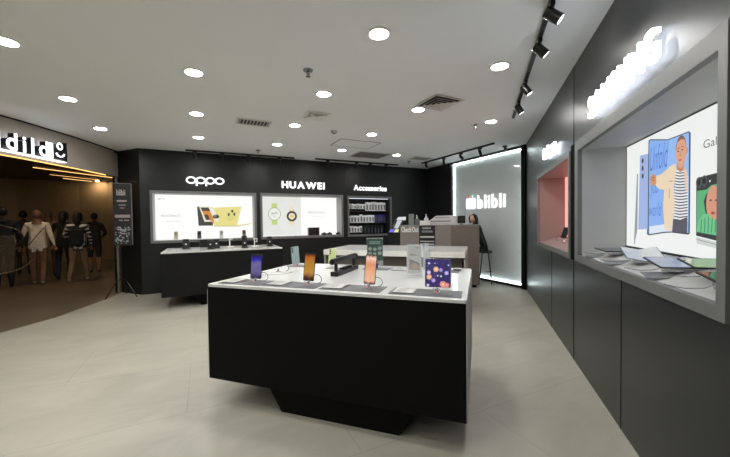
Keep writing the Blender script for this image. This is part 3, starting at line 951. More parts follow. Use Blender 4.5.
def display_table(name, loc, rz, w, d, h, bot, label, foot, body_m, end_m):
    """local origin: front left corner on the floor; x right, y away"""
    t = empty(name, loc, rz, label, 'table')
    b = MB(); b.prism(rrect(w, d, .02, 4, w / 2, d / 2), h - .022, h); b.build('tabletop', M_white, t, bevel=.003)
    b = MB()
    b.box(.0045, w - .0045, .0, d, bot, h - .023)
    b.build('body', body_m, t)
    for x0 in (.0, w - .004):
        b = MB()
        b.prism([(q[0], q[1]) for q in rrect(d, h - .023 - bot, .03, 4, d / 2, (h - .023 + bot) / 2)], x0, x0 + .004, Matrix(((0, 0, 1, 0), (1, 0, 0, 0), (0, 1, 0, 0), (0, 0, 0, 1))))
        b.build('end_panel', end_m, t)
    f0, f1, g0, g1, ins = foot
    b = MB()
    vs = [(f0, ins, bot), (f1, ins, bot), (f1, d - ins, bot), (f0, d - ins, bot), (g0, ins + .03, 0), (g1, ins + .03, 0), (g1, d - ins - .03, 0), (g0, d - ins - .03, 0)]
    b.add(vs, [(0, 1, 2, 3), (7, 6, 5, 4), (0, 4, 5, 1), (1, 5, 6, 2), (2, 6, 7, 3), (3, 7, 4, 0)])
    b.build('foot', M_tblack, t)
    return t


display_table('display_table', UV(2.075, -2.06), R45, 1.985, 1.38, TT, .212, 'large black display table with a white top in the foreground', (.52, 1.66, .62, 1.54, .05), M_tblack, mat('light grey end laminate', (168, 168, 164), .5))
display_table('display_table', Vector((-.67, 6.47, 0)), 0, 2.03, 1.15, TT, .205, 'long black display table with a white top under the yellow phone poster', (.45, 1.6, .60, 1.45, .08), mat('satin black table front', (17, 18, 18), .5, spec=.25), M_tblack)
# white glass-sided counter behind
t = empty('display_counter', UV(5.22, -2.58), R45, 'white display counter with a deep white edge behind the foreground table', 'counter')
w, d = 2.37, 1.22
M_white2 = mat('off white lacquer', (236, 236, 231), .25, var=.03)
b = MB(); b.prism(rrect(w, d, .01, 2, w / 2, d / 2), TT - .004, TT); b.build('glass_top', M_white, t)
b = MB(); b.box(0, w, 0, d, TT - .09, TT - .005); b.build('edge_fascia', M_white2, t, bevel=.004)
b = MB(); b.box(0, w, .0, .012, TT - .102, TT - .094); b.build('trim_line', M_chrome, t)
b = MB(); b.box(.05, w - .05, .10, d - .10, .45, TT - .091); b.build('body', mat('grey brown counter body', (92, 88, 80), .4), t)
for x0 in (.0, w - .02):
    b = MB(); b.box(x0, x0 + .02, .02, d - .02, 0.0, TT - .103); b.build('end_panel', mat('pale green grey end panel', (170, 174, 166), .25), t)
b = MB(); b.box(.08, w - .08, .12, d - .12, 0, .449); b.build('base', M_tblack, t)

# reception desk
DH = 1.355
DU0 = 7.45
vl = on_u(400, 225, DU0)[0]
vr = on_u(479.2, 225, DU0)[0]
vm = on_u(450.7, 225, DU0)[0]
t = empty('reception_desk', UV(DU0, vl), R45, 'tall greige reception desk in front of the frosted glass panel', 'desk')
dw = vr - vl
b = MB(); b.box(0, vm - vl - .001, 0, .32, .06, DH - .02); b.build('front_panel', M_desk, t, bevel=.002)
b = MB(); b.box(vm - vl, dw, 0, .32, .06, DH - .02); b.build('front_panel', M_desk2, t, bevel=.002)
b = MB(); b.box(0, dw, 0, .34, DH - .02, DH); b.build('desk_top', M_desk, t, bevel=.002)
b = MB(); b.box(.04, dw - .06, .04, .30, 0, .06); b.build('plinth', M_tblack, t)
# raised word on the desk front
t = empty('desk_sign', None, 0, 'white raised word on the left of the reception desk front', 'sign', M=Matrix.Translation(UV(DU0, 0)) @ Matrix.Rotation(R45, 4, 'Z') @ Matrix.Rotation(PI / 2, 4, 'X'))
a_ = on_u(401.5, 232, DU0); c_ = on_u(418.5, 227.6, DU0)
letters(t, 'CheckOut', a_[0], a_[1], c_[0] - a_[0], c_[1] - a_[1] + .02, M_whitem, depth=.012, z=.004, offset=.045, gap=.06)
a_ = on_u(419.4, 250, DU0); c_ = on_u(435.2, 225.6, DU0)
t = empty('notice_board', None, 0, 'black notice board with white print on the reception desk front', 'sign', M=Matrix.Translation(UV(DU0, 0)) @ Matrix.Rotation(R45, 4, 'Z') @ Matrix.Rotation(PI / 2, 4, 'X'))
b = MB(); b.box(a_[0], c_[0], a_[1], c_[1], .003, .012); b.build('board', mat('black print', (24, 25, 26), .4), t)
bwid, bx = c_[0] - a_[0], a_[0]
M_pw = mat('white print', (205, 206, 204), .5)
vs, fs = fit_text('blibli', bwid * .5, .045, 0, .02)
b = MB(); b.add([(v[0] + bx + bwid * .22, v[1] + c_[1] - .075, .0125) for v in vs], fs); b.build('printed_text', M_pw, t)
M_pg = mat('grey print', (128, 130, 132), .5)
b = MB()
for q in range(3):
    b.prism(ell(.05, .028, 14, bx + bwid * (.28 + .22 * q), c_[1] - .13), .0122, .0127)
b.build('printed_picture', M_pg, t)
for yy, hh in ((.235, .035), (.34, .022), (.40, .03), (.445, .012)):
    b = MB(); b.box(bx + bwid * .06, bx + bwid * .94, c_[1] - yy - hh, c_[1] - yy, .0122, .0127)
    b.build('printed_band', M_pw, t)

# dark side counter with a tilted price tablet
t = empty('side_cabinet', UV(7.55, vl - .32), R45, 'low black cabinet standing at the left end of the reception desk', 'cabinet')
b = MB(); b.box(0, .30, 0, .38, .05, 1.16); b.build('body', M_blackp, t, bevel=.004)
b = MB(); b.box(-.01, .31, -.01, .39, 1.16, 1.18); b.build('cabinet_top', M_tblack, t, bevel=.002)
b = MB(); b.box(.03, .27, .03, .35, 0, .05); b.build('plinth', M_tblack, t)


def quad(a, b2, c, d2, th=.01):
    """thin solid between four corners"""
    a, b2, c, d2 = map(Vector, (a, b2, c, d2))
    n_ = (b2 - a).cross(d2 - a).normalized() * th
    return [tuple(p) for p in (a, b2, c, d2, a - n_, b2 - n_, c - n_, d2 - n_)], [(0, 1, 2, 3), (7, 6, 5, 4), (0, 4, 5, 1), (1, 5, 6, 2), (2, 6, 7, 3), (3, 7, 4, 0)]


t = empty('point_of_sale_tablet', UV(7.55, vl - .18, 1.18), R45, 'tilted tablet screen with a violet and yellow strip on the black cabinet', 'tablet')


def pu(x, y, u):
    v_, z_ = on_u(x, y, u)
    return (v_ - (vl - .18), u - 7.55, z_ - 1.18)


b = MB(); vs, fs = quad(pu(388.8, 232.6, 7.60), pu(398.5, 232.6, 7.60), pu(404.5, 219, 7.80), pu(395.5, 219, 7.80), .012); b.add(vs, fs); b.build('housing', M_blackp, t)
b = MB(); vs, fs = quad(pu(389, 232.2, 7.594), pu(393.6, 232.2, 7.594), pu(395, 229.3, 7.636), pu(390.7, 229.3, 7.636), .003); b.add(vs, fs); b.build('screen_strip', glow('violet screen', (92, 76, 225), 1.0), t)
b = MB(); vs, fs = quad(pu(393.9, 232.2, 7.594), pu(398.2, 232.2, 7.594), pu(399, 229.3, 7.636), pu(395.3, 229.3, 7.636), .003); b.add(vs, fs); b.build('screen_strip', glow('yellow screen', (226, 232, 150), .9), t)
b = MB(); vs, fs = quad(pu(394, 228, 7.65), pu(398, 228.6, 7.65), pu(402, 220.5, 7.77), pu(397.5, 220, 7.77), .003); b.add(vs, fs); b.build('screen', glow('pale screen', (200, 205, 215), .8, .2), t)
b = MB(); vs, fs = quad(pu(396.5, 219.6, 7.78), pu(405.5, 220.2, 7.74), pu(406, 216.8, 7.84), pu(398.5, 217, 7.84), .006); b.add(vs, fs); b.build('paper', glow('glowing paper', (225, 228, 232), .8), t)  # the paper's brightness is given as a glow of its own
b = MB(); b.tube([(.02, .14, 0), (.02, .14, .08), (.02, .15, .12)], .015, 10); b.cb((.02, .14, .006), (.14, .12, .012)); b.build('stand', M_blackp, t, smooth=True)


# things on the desk
def on_desk(x, u):
    return on_u(x, 224.5, u)[0]


t = empty('acrylic_display', UV(7.66, on_desk(411.5, 7.66), DH), R45, 'tall clear upright brochure box at the left end of the desk top', 'holder')
b = MB(); b.ringprism(rrect(.125, .06, .01), rrect(.115, .05, .008), .006, .26); b.build('clear_box', mat('smoky acrylic', (150, 156, 156), .1, alpha=.55), t)
b = MB(); b.box(-.05, .05, -.015, .015, .007, .19); b.build('brochure', mat('grey brochure', (88, 92, 92), .4, var=.4, scale=40), t)
b = MB(); b.prism(rrect(.14, .075, .01), 0, .006); b.build('base', M_acryl, t)


def pump_bottle(x, u, s, label, m):
    t = empty('pump_bottle', UV(u, on_desk(x, u), DH), R45, label, 'bottle')
    b = MB(); b.lathe([(.030 * s, 0), (.033 * s, .006), (.033 * s, .085 * s), (.026 * s, .10 * s), (.012 * s, .108 * s)], 20); b.build('body', m, t, smooth=True)
    b = MB(); b.lathe([(.013 * s, .108 * s), (.013 * s, .124 * s), (.005 * s, .128 * s), (.005 * s, .145 * s)], 12); b.tube([(0, 0, .142 * s), (0, -.01 * s, .150 * s), (0, -.036 * s, .148 * s), (0, -.040 * s, .14 * s)], .005 * s, 8)
    b.build('pump', M_whitem, t, smooth=True)


pump_bottle(417.0, 7.60, 1.5, 'left pump bottle of dark grey gel on the desk top', mat('grey gel bottle', (104, 108, 110), .15, alpha=.9))
pump_bottle(426.3, 7.66, 1.6, 'right pump bottle of pale gel on the desk top between the white boxes', mat('pale gel bottle', (200, 204, 204), .2))
v0_, z0_ = on_u(420.5, 220, 7.56)
t = empty('white_box', UV(7.51, on_desk(424.4, 7.51), DH), R45, 'low white cardboard box in front of the pump bottles on the desk', 'box')
b = MB(); b.box(-.10, .12, -.03, .045, 0, .095); b.build('carton', M_whitem, t, bevel=.003)
b = MB(); b.box(-.102, .122, -.032, .047, .0951, .10); b.build('lid', M_white, t)
# receipt printer / cash drawer with a sloping lid
t = empty('printer', UV(7.66, on_desk(441, 7.66), DH), R45, 'white printer with a sloping lid and dark slot on the desk', 'printer')
wL, wR = on_desk(428.5, 7.56) - on_desk(441, 7.56), on_desk(456.8, 7.56) - on_desk(441, 7.56)
b = MB()
b.prism([(wL, 0), (wR, 0), (wR, .21), (wL + .18, .205), (wL + .02, .09)], -.10, .11, Matrix(((1, 0, 0, 0), (0, 0, 1, 0), (0, 1, 0, 0), (0, 0, 0, 1))))
b.build('casing', mat('pale grey plastic', (205, 204, 204), .35), t, bevel=.006)
b = MB(); b.box(wL + .06, wR - .12, -.105, -.099, .075, .092); b.build('slot', M_blackp, t)
b = MB(); b.box(wL + .0, wR - .10, -.14, -.101, .055, .066); b.build('paper_tray', M_whitem, t, bevel=.002)
b = MB(); b.box(wL + .16, wR - .16, -.1025, -.099, .155, .166); b.build('name_strip', mat('grey name strip', (120, 120, 122), .4), t)
t = empty('monitor', UV(7.70, on_desk(461.4, 7.70), DH), R45, 'small black monitor seen from behind beside the seated woman', 'monitor')
b = MB(); b.prism(rrect(.17, .17, .01), -.012, .012, Matrix.Translation((0, 0, .115)) @ Matrix.Rotation(PI / 2, 4, 'X')); b.build('screen_housing', M_blackp, t, bevel=.002)
b = MB(); b.box(-.05, .05, -.03, .05, 0, .008); b.box(-.012, .012, .008, .016, .008, .08); b.build('stand', M_blackp, t)

# stool
t = empty('bar_stool', UV(8.05, .12), R45, 'black bar stool with splayed legs beside the desk', 'stool')
b = MB(); b.lathe([(.14, .70), (.155, .71), (.155, .74), (.13, .755)], 24); b.build('seat', M_blackp, t, smooth=True)
for q in range(4):
    a = PI / 4 + q * PI / 2
    b = MB(); b.tube([(.09 * math.cos(a), .09 * math.sin(a), .70), (.19 * math.cos(a), .19 * math.sin(a), .005)], .012, 8)
    b.build('leg', M_blackp, t, smooth=True)
b = MB(); b.tube([(.155 * math.cos(q * PI / 8), .155 * math.sin(q * PI / 8), .26) for q in range(17)], .008, 6); b.build('foot_ring', M_chrome, t, smooth=True)


# ------------------------------------------------------------------ phones and stands
def screen_mat(name, stops, strength=.9, sc=(1, 1, 1), noise_=.25, dist=2.5):
    m = bpy.data.materials.new(name)
    m.use_nodes = True
    nt = m.node_tree
    bs = nt.nodes['Principled BSDF']
    tc = nt.nodes.new('ShaderNodeTexCoord')
    sp = nt.nodes.new('ShaderNodeSeparateXYZ')
    nt.links.new(tc.outputs['Generated'], sp.inputs[0])
    nz = nt.nodes.new('ShaderNodeTexNoise')
    nz.inputs['Scale'].default_value = dist
    nt.links.new(tc.outputs['Generated'], nz.inputs['Vector'])
    ma = nt.nodes.new('ShaderNodeMath'); ma.operation = 'MULTIPLY_ADD'; ma.inputs[1].default_value = noise_ * 2
    nt.links.new(nz.outputs['Fac'], ma.inputs[0])
    nt.links.new(sp.outputs['Z'], ma.inputs[2])
    su = nt.nodes.new('ShaderNodeMath'); su.operation = 'SUBTRACT'; su.inputs[1].default_value = noise_
    nt.links.new(ma.outputs[0], su.inputs[0])
    rp = nt.nodes.new('ShaderNodeValToRGB')
    while len(rp.color_ramp.elements) < len(stops):
        rp.color_ramp.elements.new(.5)
    for e, (p_, c_) in zip(rp.color_ramp.elements, stops):
        e.position = p_
        e.color = (*lin(c_), 1)
    nt.links.new(su.outputs[0], rp.inputs['Fac'])
    bs.inputs['Base Color'].default_value = (.01, .01, .01, 1)
    bs.inputs['Roughness'].default_value = .08
    nt.links.new(rp.outputs['Color'], bs.inputs['Emission Color'])
    bs.inputs['Emission Strength'].default_value = strength
    return m


def smartphone(loc, rz, tilt, label, w=.075, h=.16, th=.008, body=None, screen=None, back=False, cams=3, lift=.03, roll=0.):
    """leans back by tilt; local -y is the side turned to the viewer"""
    M = Matrix.Translation(loc) @ Matrix.Rotation(rz, 4, 'Z') @ Matrix.Translation((0, 0, lift)) @ Matrix.Rotation(-tilt, 4, 'X') @ Matrix.Rotation(roll, 4, 'Y')
    t = empty('smartphone', None, 0, label, 'phone', M=M)
    X90 = Matrix.Rotation(PI / 2, 4, 'X')
    b = MB(X90); b.prism(rrect(w, h, .009, 4, 0, h / 2), -th / 2, th / 2); b.build('phone_body', body or M_blackp, t, bevel=.0015)
    side = -1 if back else 1
    b = MB(X90); b.prism(rrect(w - .009, h - .010, .008, 4, 0, h / 2), side * th / 2 - (.0006 if side < 0 else 0), side * th / 2 + (.0006 if side > 0 else 0))
    b.build('screen', screen or M_blackg, t)
    if back:
        b = MB(X90)
        for q in range(cams):
            b.prism(ell(.0075, .0075, 14, -w / 2 + .016, h - .018 - q * .021), th / 2, th / 2 + .003)
        b.build('camera_lens', M_blackg, t)
    return t


def security_stand(loc, rz, label, cable=True, side=1, m=None):
    t = empty('security_stand', loc, rz, label, 'phone stand')
    b = MB(); b.lathe([(.030, 0), (.030, .008), (.016, .012)], 20); b.build('base', m or M_acryl, t, smooth=True)
    b = MB(); b.tube([(0, 0, .01), (0, .008, .034)], .010, 10); b.build('post', M_chrome, t, smooth=True)
    b = MB(); b.cb((0, -.008, .028), (.05, .03, .006)); b.cb((-.02, -.02, .034), (.006, .006, .014)); b.cb((.02, -.02, .034), (.006, .006, .014)); b.build('clamp', M_acryl, t)
    b = MB(); b.cb((.0, -.026, .014), (.007, .006, .007)); b.build('sensor_light', glow('red indicator', (235, 60, 60), 1.2), t)
    if cable:
        b = MB()
        pts = []
        for q in range(15):
            a = q / 14
            an_ = PI * 1.05 - a * PI * 1.55
            pts.append((side * (.055 + .038 * math.cos(an_)), .03 + .015 * a, .042 + .034 * math.sin(an_)))
        b.tube(pts, .0022, 6); b.build('cable', mat('dark cable', (60, 62, 68), .4), t, smooth=True)
    return t


def card(x0, x1, u0, u1, label, m=None, name='display_mat', cat='mat', th=.003, z=TT):
    t_ = tag(MB(Matrix.Identity(4)).prism(rrect(x1 - x0, u1 - u0, .008, 3), 0, th).build(name, m or M_mat), label, cat)
    t_.location = UV((u0 + u1) / 2, (x0 + x1) / 2, z + .0004)
    t_.rotation_euler = (0, 0, R45)
    return t_


def spec_card(x0, x1, u0, u1, label, z=TT + .0036):
    t = empty('information_card', UV((u0 + u1) / 2, (x0 + x1) / 2, z), R45, label, 'card')
    w_, d_ = x1 - x0, u1 - u0
    b = MB(); b.prism(rrect(w_, d_, .008, 3), 0.0005, .006); b.build('holder', mat('grey card holder', (120, 121, 123), .3), t)
    b = MB(); b.prism(rrect(w_ - .02, d_ - .02, .004, 3), .0061, .0068); b.build('printed_sheet', M_card, t)
    b = MB()
    for q in range(5):
        y_ = -d_ / 2 + .03 + q * (d_ - .06) / 4
        b.box(-w_ * .36, w_ * (.1 + .05 * (q % 3)), y_ - .003, y_ + .003, .0069, .0072)
    b.build('printed_line', mat('dark print', (70, 70, 72), .5), t)
    return t


R_ = lambda deg: math.radians(deg)
# front row of the foreground table
card(-2.00, -1.60, 2.12, 2.33, 'dark grey mat under the navy-screen phone at the left front of the foreground table')
spec_card(-1.98, -1.85, 2.14, 2.31, 'flat information card at the far left front of the foreground table')
security_stand(UV(2.225, -1.715, TT + .0034), R45 + .1, 'clear security stand holding the navy-screen phone', side=1)
S_navy = screen_mat('navy purple screen', [(0, (30, 26, 60)), (.25, (112, 104, 160)), (.6, (120, 112, 168)), (.78, (44, 40, 190)), (1, (14, 12, 40))], .75, noise_=.12)
smartphone(UV(2.235, -1.715, TT), R45 + .38, .20, 'smartphone with a navy and violet screen at the left of the foreground table', screen=None, body=M_blackp, w=.088, h=.20)


def paint_front(t, m, w=.075, h=.16, th=.008):
    """lit screen on the side turned to the viewer"""
    for c in t.children:
        if c.name.startswith('screen'):
            c.data.materials[0] = m


paint_front(COL.objects[[o.name for o in COL.objects if o.name.startswith('smartphone')][-1]], S_navy)
phones = lambda: [o for o in COL.objects if o.name.startswith('smartphone') and o.type == 'EMPTY']

card(-1.59, -1.13, 2.13, 2.34, 'dark grey mat under the orange-screen phone')
spec_card(-1.57, -1.42, 2.15, 2.32, 'flat information card left of the orange-screen phone')
security_stand(UV(2.24, -1.24, TT + .0034), R45, 'clear security stand holding the orange-screen phone')
S_or = screen_mat('amber screen', [(0, (50, 26, 26)), (.12, (88, 52, 30)), (.3, (206, 150, 70)), (.6, (190, 138, 48)), (.85, (196, 110, 40)), (1, (70, 30, 20))], .8, noise_=.1)
t = smartphone(UV(2.26, -1.25, TT), R45 + .22, .16, 'smartphone with a glowing amber and orange screen on the foreground table', w=.086, h=.215, screen=S_or, roll=.05)

card(-1.10, -.64, 2.13, 2.34, 'dark grey mat under the peach-screen phone')
spec_card(-1.08, -.93, 2.15, 2.32, 'flat information card left of the peach-screen phone')
security_stand(UV(2.24, -.755, TT + .0034), R45, 'clear security stand with a looped cable holding the peach-screen phone')
S_pe = screen_mat('peach screen', [(0, (120, 40, 44)), (.1, (240, 190, 160)), (.45, (236, 170, 130)), (.7, (226, 150, 110)), (.9, (250, 214, 196)), (1, (90, 40, 40))], .95, noise_=.12, dist=4)
t = smartphone(UV(2.26, -.755, TT), R45 + .15, .16, 'smartphone with a peach coloured screen in the middle of the foreground table', w=.084, h=.215, screen=S_pe, roll=.07)

card(-.58, -.11, 2.12, 2.33, 'dark grey mat under the floral tablet at the right front of the foreground table')
spec_card(-.56, -.41, 2.14, 2.31, 'flat information card left of the floral tablet')
security_stand(UV(2.22, -.27, TT + .0034), R45, 'clear security stand holding the floral tablet', cable=False)
# floral tablet (an opened folding phone)
M = Matrix.Translation(UV(2.25, -.268, TT)) @ Matrix.Rotation(R45 - .02, 4, 'Z') @ Matrix.Translation((0, 0, .035)) @ Matrix.Rotation(-.16, 4, 'X')
t = empty('tablet', None, 0, 'square unfolded tablet with a dark purple floral screen', 'tablet', M=M)
X90 = Matrix.Rotation(PI / 2, 4, 'X')
tw, th_ = .172, .192
b = MB(X90); b.prism(rrect(tw, th_, .01, 4, 0, th_ / 2), -.003, .003); b.build('tablet_body', M_chrome, t, bevel=.001)
b = MB(X90); b.prism(rrect(tw - .006, th_ - .006, .008, 4, 0, th_ / 2), .003, .0036); sc_ = b.build('screen', glow('deep purple screen', (42, 26, 104), .8, .2), t)
rf = random.Random(12)
for (fx_, fy_, fr_, c1_, c2_) in ((-.012, .12, .019, (238, 190, 140), (250, 226, 180)), (.02, .117, .014, (150, 130, 215), (210, 190, 240)), (.058, .098, .014, (190, 170, 235), (230, 215, 250)), (-.060, .098, .014, (205, 190, 235), (240, 226, 250)), (-.058, .068, .019, (236, 176, 130), (250, 220, 170)), (-.028, .045, .015, (170, 140, 220), (220, 196, 240)), (.036, .022, .023, (236, 150, 140), (250, 214, 190)), (.060, .018, .018, (226, 130, 130), (246, 196, 176)), (.0, .078, .006, (220, 210, 245), (250, 250, 255)), (.022, .075, .006, (250, 250, 255), (250, 250, 255)), (-.06, .16, .008, (200, 210, 250), (240, 240, 255)), (-.065, .012, .010, (210, 196, 240), (240, 240, 255)), (.07, .15, .006, (180, 190, 235), (240, 240, 255)), (-.02, .16, .005, (180, 170, 235), (240, 240, 255))):
    b = MB(X90)
    for q in range(6):
        a = q * PI / 3 + fr_ * 50
        b.prism(ell(fr_ * .48, fr_ * .48, 10, fx_ + fr_ * .52 * math.cos(a), fy_ + fr_ * .52 * math.sin(a)), .0037, .004)
    b.build('screen_flower', glow('flower %d %d %d' % c1_, c1_, .9), sc_)
    b = MB(X90); b.prism(ell(fr_ * .34, fr_ * .34, 10, fx_, fy_), .0041, .0044); b.build('flower_centre', glow('flower %d %d %d' % c2_, c2_, .9), sc_)
b = MB(X90)
for q in range(44):
    x_, y_ = rf.uniform(-.075, .075), rf.uniform(.008, .17)
    b.prism(ell(.0018, .0018, 6, x_, y_), .0037, .0039)
b.build('screen_dots', glow('pale dot', (190, 180, 240), .9), sc_)

# back row of the foreground table
M_teal = mat('teal grey phone back', (132, 150, 152), .25, .1)
smartphone(UV(3.20, -1.92, TT), R45 + .25, .25, 'grey teal smartphone seen from its back at the rear left of the table', w=.088, h=.195, body=M_teal, back=True, roll=-.14, lift=.025)
security_stand(UV(3.19, -1.90, TT), R45, 'clear security stand under the grey teal phone', side=-1)
M_lime = mat('pale lime phone back', (188, 204, 140), .3)
smartphone(UV(3.36, -1.56, TT), R45 + .05, .22, 'pale lime green smartphone seen from its back behind the black bar rack', w=.085, h=.17, body=M_lime, back=True, lift=.02)
security_stand(UV(3.35, -1.56, TT), R45, 'clear security stand under the lime green phone')
for v_, lab in ((-1.85, 'grey mat at the rear left of the foreground table'), (-.98, 'grey mat under the dark green poster stand'), (-.30, 'grey mat at the rear right corner of the foreground table')):
    card(v_ - .15, v_ + .12, 3.14, 3.31, lab)
spec_card(-.82, -.66, 3.14, 3.30, 'flat information card right of the dark green poster stand', TT)
spec_card(-1.52, -1.37, 3.10, 3.26, 'flat information card behind the black bar rack', TT)
# black bar rack
t = empty('bar_rack', UV(2.66, -1.215, TT), R45, 'black rack with a horizontal round bar on two posts', 'rack')
b = MB(); b.box(-.036, .036, 0, .53, 0, .04); b.build('base', M_blackp, t, bevel=.003)
b = MB(); b.box(-.022, .022, .17, .38, .0405, .055); b.build('holder_strip', M_tblack, t, bevel=.004)
for y_ in (.045, .485):
    b = MB(); b.box(-.013, .013, y_ - .012, y_ + .012, .0405, .112); b.build('post', M_blackp, t, bevel=.002)
b = MB(); b.tube([(0, -.03, .128), (0, .53, .128)], .016, 16); b.build('bar', M_blackp, t, smooth=True)
b = MB(); b.box(-.012, .012, -.03, .53, .1445, .160); b.build('top_rail', mat('dark grey plastic', (48, 48, 50), .35), t, bevel=.002)
for y_ in (-.036, .536):
    b = MB(); b.tube([(0, y_ - .006, .133), (0, y_ + .006, .133)], .025, 16); b.build('end_cap', M_blackp, t, smooth=True)
# dark green poster on a stand
M = Matrix.Translation(UV(3.28, -1.03, TT + .0034)) @ Matrix.Rotation(R45 + .35, 4, 'Z')
t = empty('poster_stand', None, 0, 'dark green upright poster with pale pictures in a clear stand', 'poster', M=M)
b = MB(); b.box(-.06, .06, -.03, .05, 0, .008); b.box(-.085, .085, .0, .004, .008, .31); b.build('clear_stand', M_acryl, t)
b = MB(); b.box(-.08, .08, -.004, -.0005, .075, .30); ps = b.build('poster', mat('dark green print', (58, 82, 74), .35), t)
b = MB()
for yy in (.264, .247):
    b.box(-.056, .056, -.0052, -.0042, yy, yy + .007)
b.build('printed_line', mat('pale green print', (150, 175, 160), .4), ps)
b = MB(X90)
for (x_, y_) in ((-.05, .195), (0, .19), (.05, .20), (-.05, .145), (-.005, .14), (.05, .15)):
    b.prism(ell(.020, .019, 8, x_, y_, .3), .0042, .0052)
b.build('printed_picture', mat('grey green print', (142, 156, 144), .4, var=.3, scale=60), ps)
b = MB(); b.box(-.03, .03, -.04, -.005, .0, .05); b.build('foot_block', mat('indigo block', (50, 44, 120), .3), t)
# leaflet in a clear stand
M = Matrix.Translation(UV(2.84, -.535, TT)) @ Matrix.Rotation(R45 + .25, 4, 'Z')
t = empty('leaflet_stand', None, 0, 'grey leaflet with a brown picture in a clear upright stand', 'leaflet', M=M)
b = MB(); b.box(-.085, .07, -.05, .05, 0, .006); b.box(-.066, .066, .012, .016, .006, .28); b.box(-.066, .066, -.014, -.011, .03, .28); b.build('clear_stand', M_acryl, t)
b = MB(); b.box(-.058, .058, -.006, .0, .03, .27); lf = b.build('leaflet', mat('grey leaflet', (176, 176, 174), .4), t)
b = MB(X90); b.prism([(-.044, .065), (.046, .055), (.046, .115), (.012, .135), (-.044, .155)], .0062, .0072); b.build('printed_picture', mat('dark brown print', (80, 56, 50), .4, var=.3, scale=30), lf)
b = MB(X90); b.prism([(-.03, .07), (.04, .062), (.044, .09), (.02, .112), (-.012, .12), (-.034, .10)], .0073, .0078); b.build('printed_hand', mat('tan print', (160, 106, 82), .4, var=.25, scale=50), lf)
b = MB(X90); b.box(-.040, .01, .188, .196, .0062, .0070); b.box(-.040, .046, .182, .185, .0062, .0070); b.box(.01, .05, .248, .254, .0062, .007); b.build('printed_line', mat('dark print', (70, 70, 72), .5), lf)
# clear upright post
t = empty('acrylic_post', UV(3.30, -.50, TT), R45, 'clear rectangular acrylic post between the leaflet and the floral tablet', 'stand')
b = MB(); b.box(-.035, .035, -.02, .02, .006, .20); b.build('post', mat('pale acrylic', (205, 214, 214), .08, alpha=.45), t, bevel=.002)
b = MB(); b.box(-.07, .07, -.05, .05, 0, .006); b.build('base', M_acryl, t)
b = MB(); b.cb((0, 0, .225), (.03, .03, .05)); b.cb((0, 0, .255), (.055, .02, .012)); b.build('top_clip', mat('pale clip', (190, 200, 200), .3), t)
# small flat gadget
t = empty('wireless_earbud_case', UV(3.27, -.20, TT + .0034), R45, 'small grey oval earbud case at the rear right corner of the foreground table', 'earbud case')
b = MB(); b.ball((0, 0, .014), (.042, .028, .014), 16); b.build('case', mat('grey case plastic', (150, 152, 154), .25), t, smooth=True)
b = MB(); b.tube([(.040 * math.cos(a * PI / 12), .027 * math.sin(a * PI / 12), .016) for a in range(25)], .0015, 5); b.build('lid_seam', M_blackp, t)
# left back: cable stands and a phone lying flat
security_stand(UV(2.75, -1.85, TT), R45, 'empty clear security stand with a cable loop between the front and back phones', side=1)
card(-1.95, -1.72, 2.62, 2.80, 'pale mat near the left edge of the foreground table', m=mat('pale mat', (196, 197, 196), .3))


# ------------------------------------------------------------------ long table under the yellow phone poster
def block_display(px, py, label, kind, h=.12, w=.075):
    p = on_z(px, py, TT)
    t = empty('watch_display', (p.x, p.y, TT), .15, label, 'display stand')
    if kind == 'black':
        b = MB(); b.box(-w / 2 - .01, w / 2 + .01, -.05, .05, 0, .02); b.build('base', M_blackp, t, bevel=.003)
        b = MB(); b.prism(rrect(w, h + .06, .012, 3, 0, (h + .06) / 2 + .02), -.012, .012, Matrix.Rotation(PI / 2 - .15, 4, 'X')); b.build('back_block', M_blackp, t, bevel=.003)
        b = MB(); b.prism(ell(.016, .016, 14, 0, .09), .0125, .0145, Matrix.Rotation(PI / 2 - .15, 4, 'X')); b.build('dial', mat('pale dial', (190, 190, 190), .3), t)
    elif kind == 'cube':
        b = MB(); b.box(-w / 2, w / 2, -.05, .05, 0, h); b.build('cube', M_blackp, t, bevel=.004)
        b = MB(); b.box(w / 2 - .05, w / 2 - .025, -.053, -.0505, .04, h - .015); b.build('white_mark', M_whitem, t)
    else:
        b = MB(); b.box(-.06, .06, -.05, .05, 0, .012); b.build('base', M_whitem, t, bevel=.002)
        b = MB(); b.box(-.022, -.004, -.01, .01, .012, .15); b.build('stem', M_whitem, t, bevel=.002)
        b = MB(); b.box(-.03, .045, -.02, .02, .15, .165)
        if kind == 'frame':
            b.box(.03, .045, -.01, .01, .09, .15); b.box(-.02, .045, -.01, .01, .085, .098)
        b.build('top_plate', M_whitem, t, bevel=.002)
    return t


block_display(186, 249, 'black watch display with a pale dial at the left end of the long table', 'black', .11, .11)
block_display(205.0, 247.2, 'large black cube display on the long table', 'cube', .16, .19)
block_display(210.5, 249.2, 'black watch display directly right of the black cube', 'black', .09, .09)
block_display(216.5, 248.3, 'black watch display between the black cube and the white T-shaped stand', 'black', .10, .10)
block_display(230.5, 246.8, 'white T-shaped display stand in the middle of the long table', 'white')
block_display(244.8, 247.6, 'tall black watch display right of the white T-shaped stand', 'black', .15, .10)
block_display(255.2, 246.2, 'white looped display stand near the right end of the long table', 'frame')
block_display(269.8, 246.0, 'black display at the right end of the long table', 'black', .12, .10)
for q, (pa, lab) in enumerate((((176, 250), 'pale card lying at the left end of the long table'), ((196, 249.5), 'pale card lying right of the leftmost black watch display'), ((238, 249), 'pale card lying right of the white T-shaped stand'), ((262, 248), 'pale card lying between the looped stand and the rightmost display'))):
    p = on_z(*pa, TT)
    o = tag(MB().box(-.07, .07, -.05, .05, 0, .004).build('information_card', M_card), lab, 'card'); o.location = (p.x, p.y, TT + .0004); o.rotation_euler = (0, 0, .1)

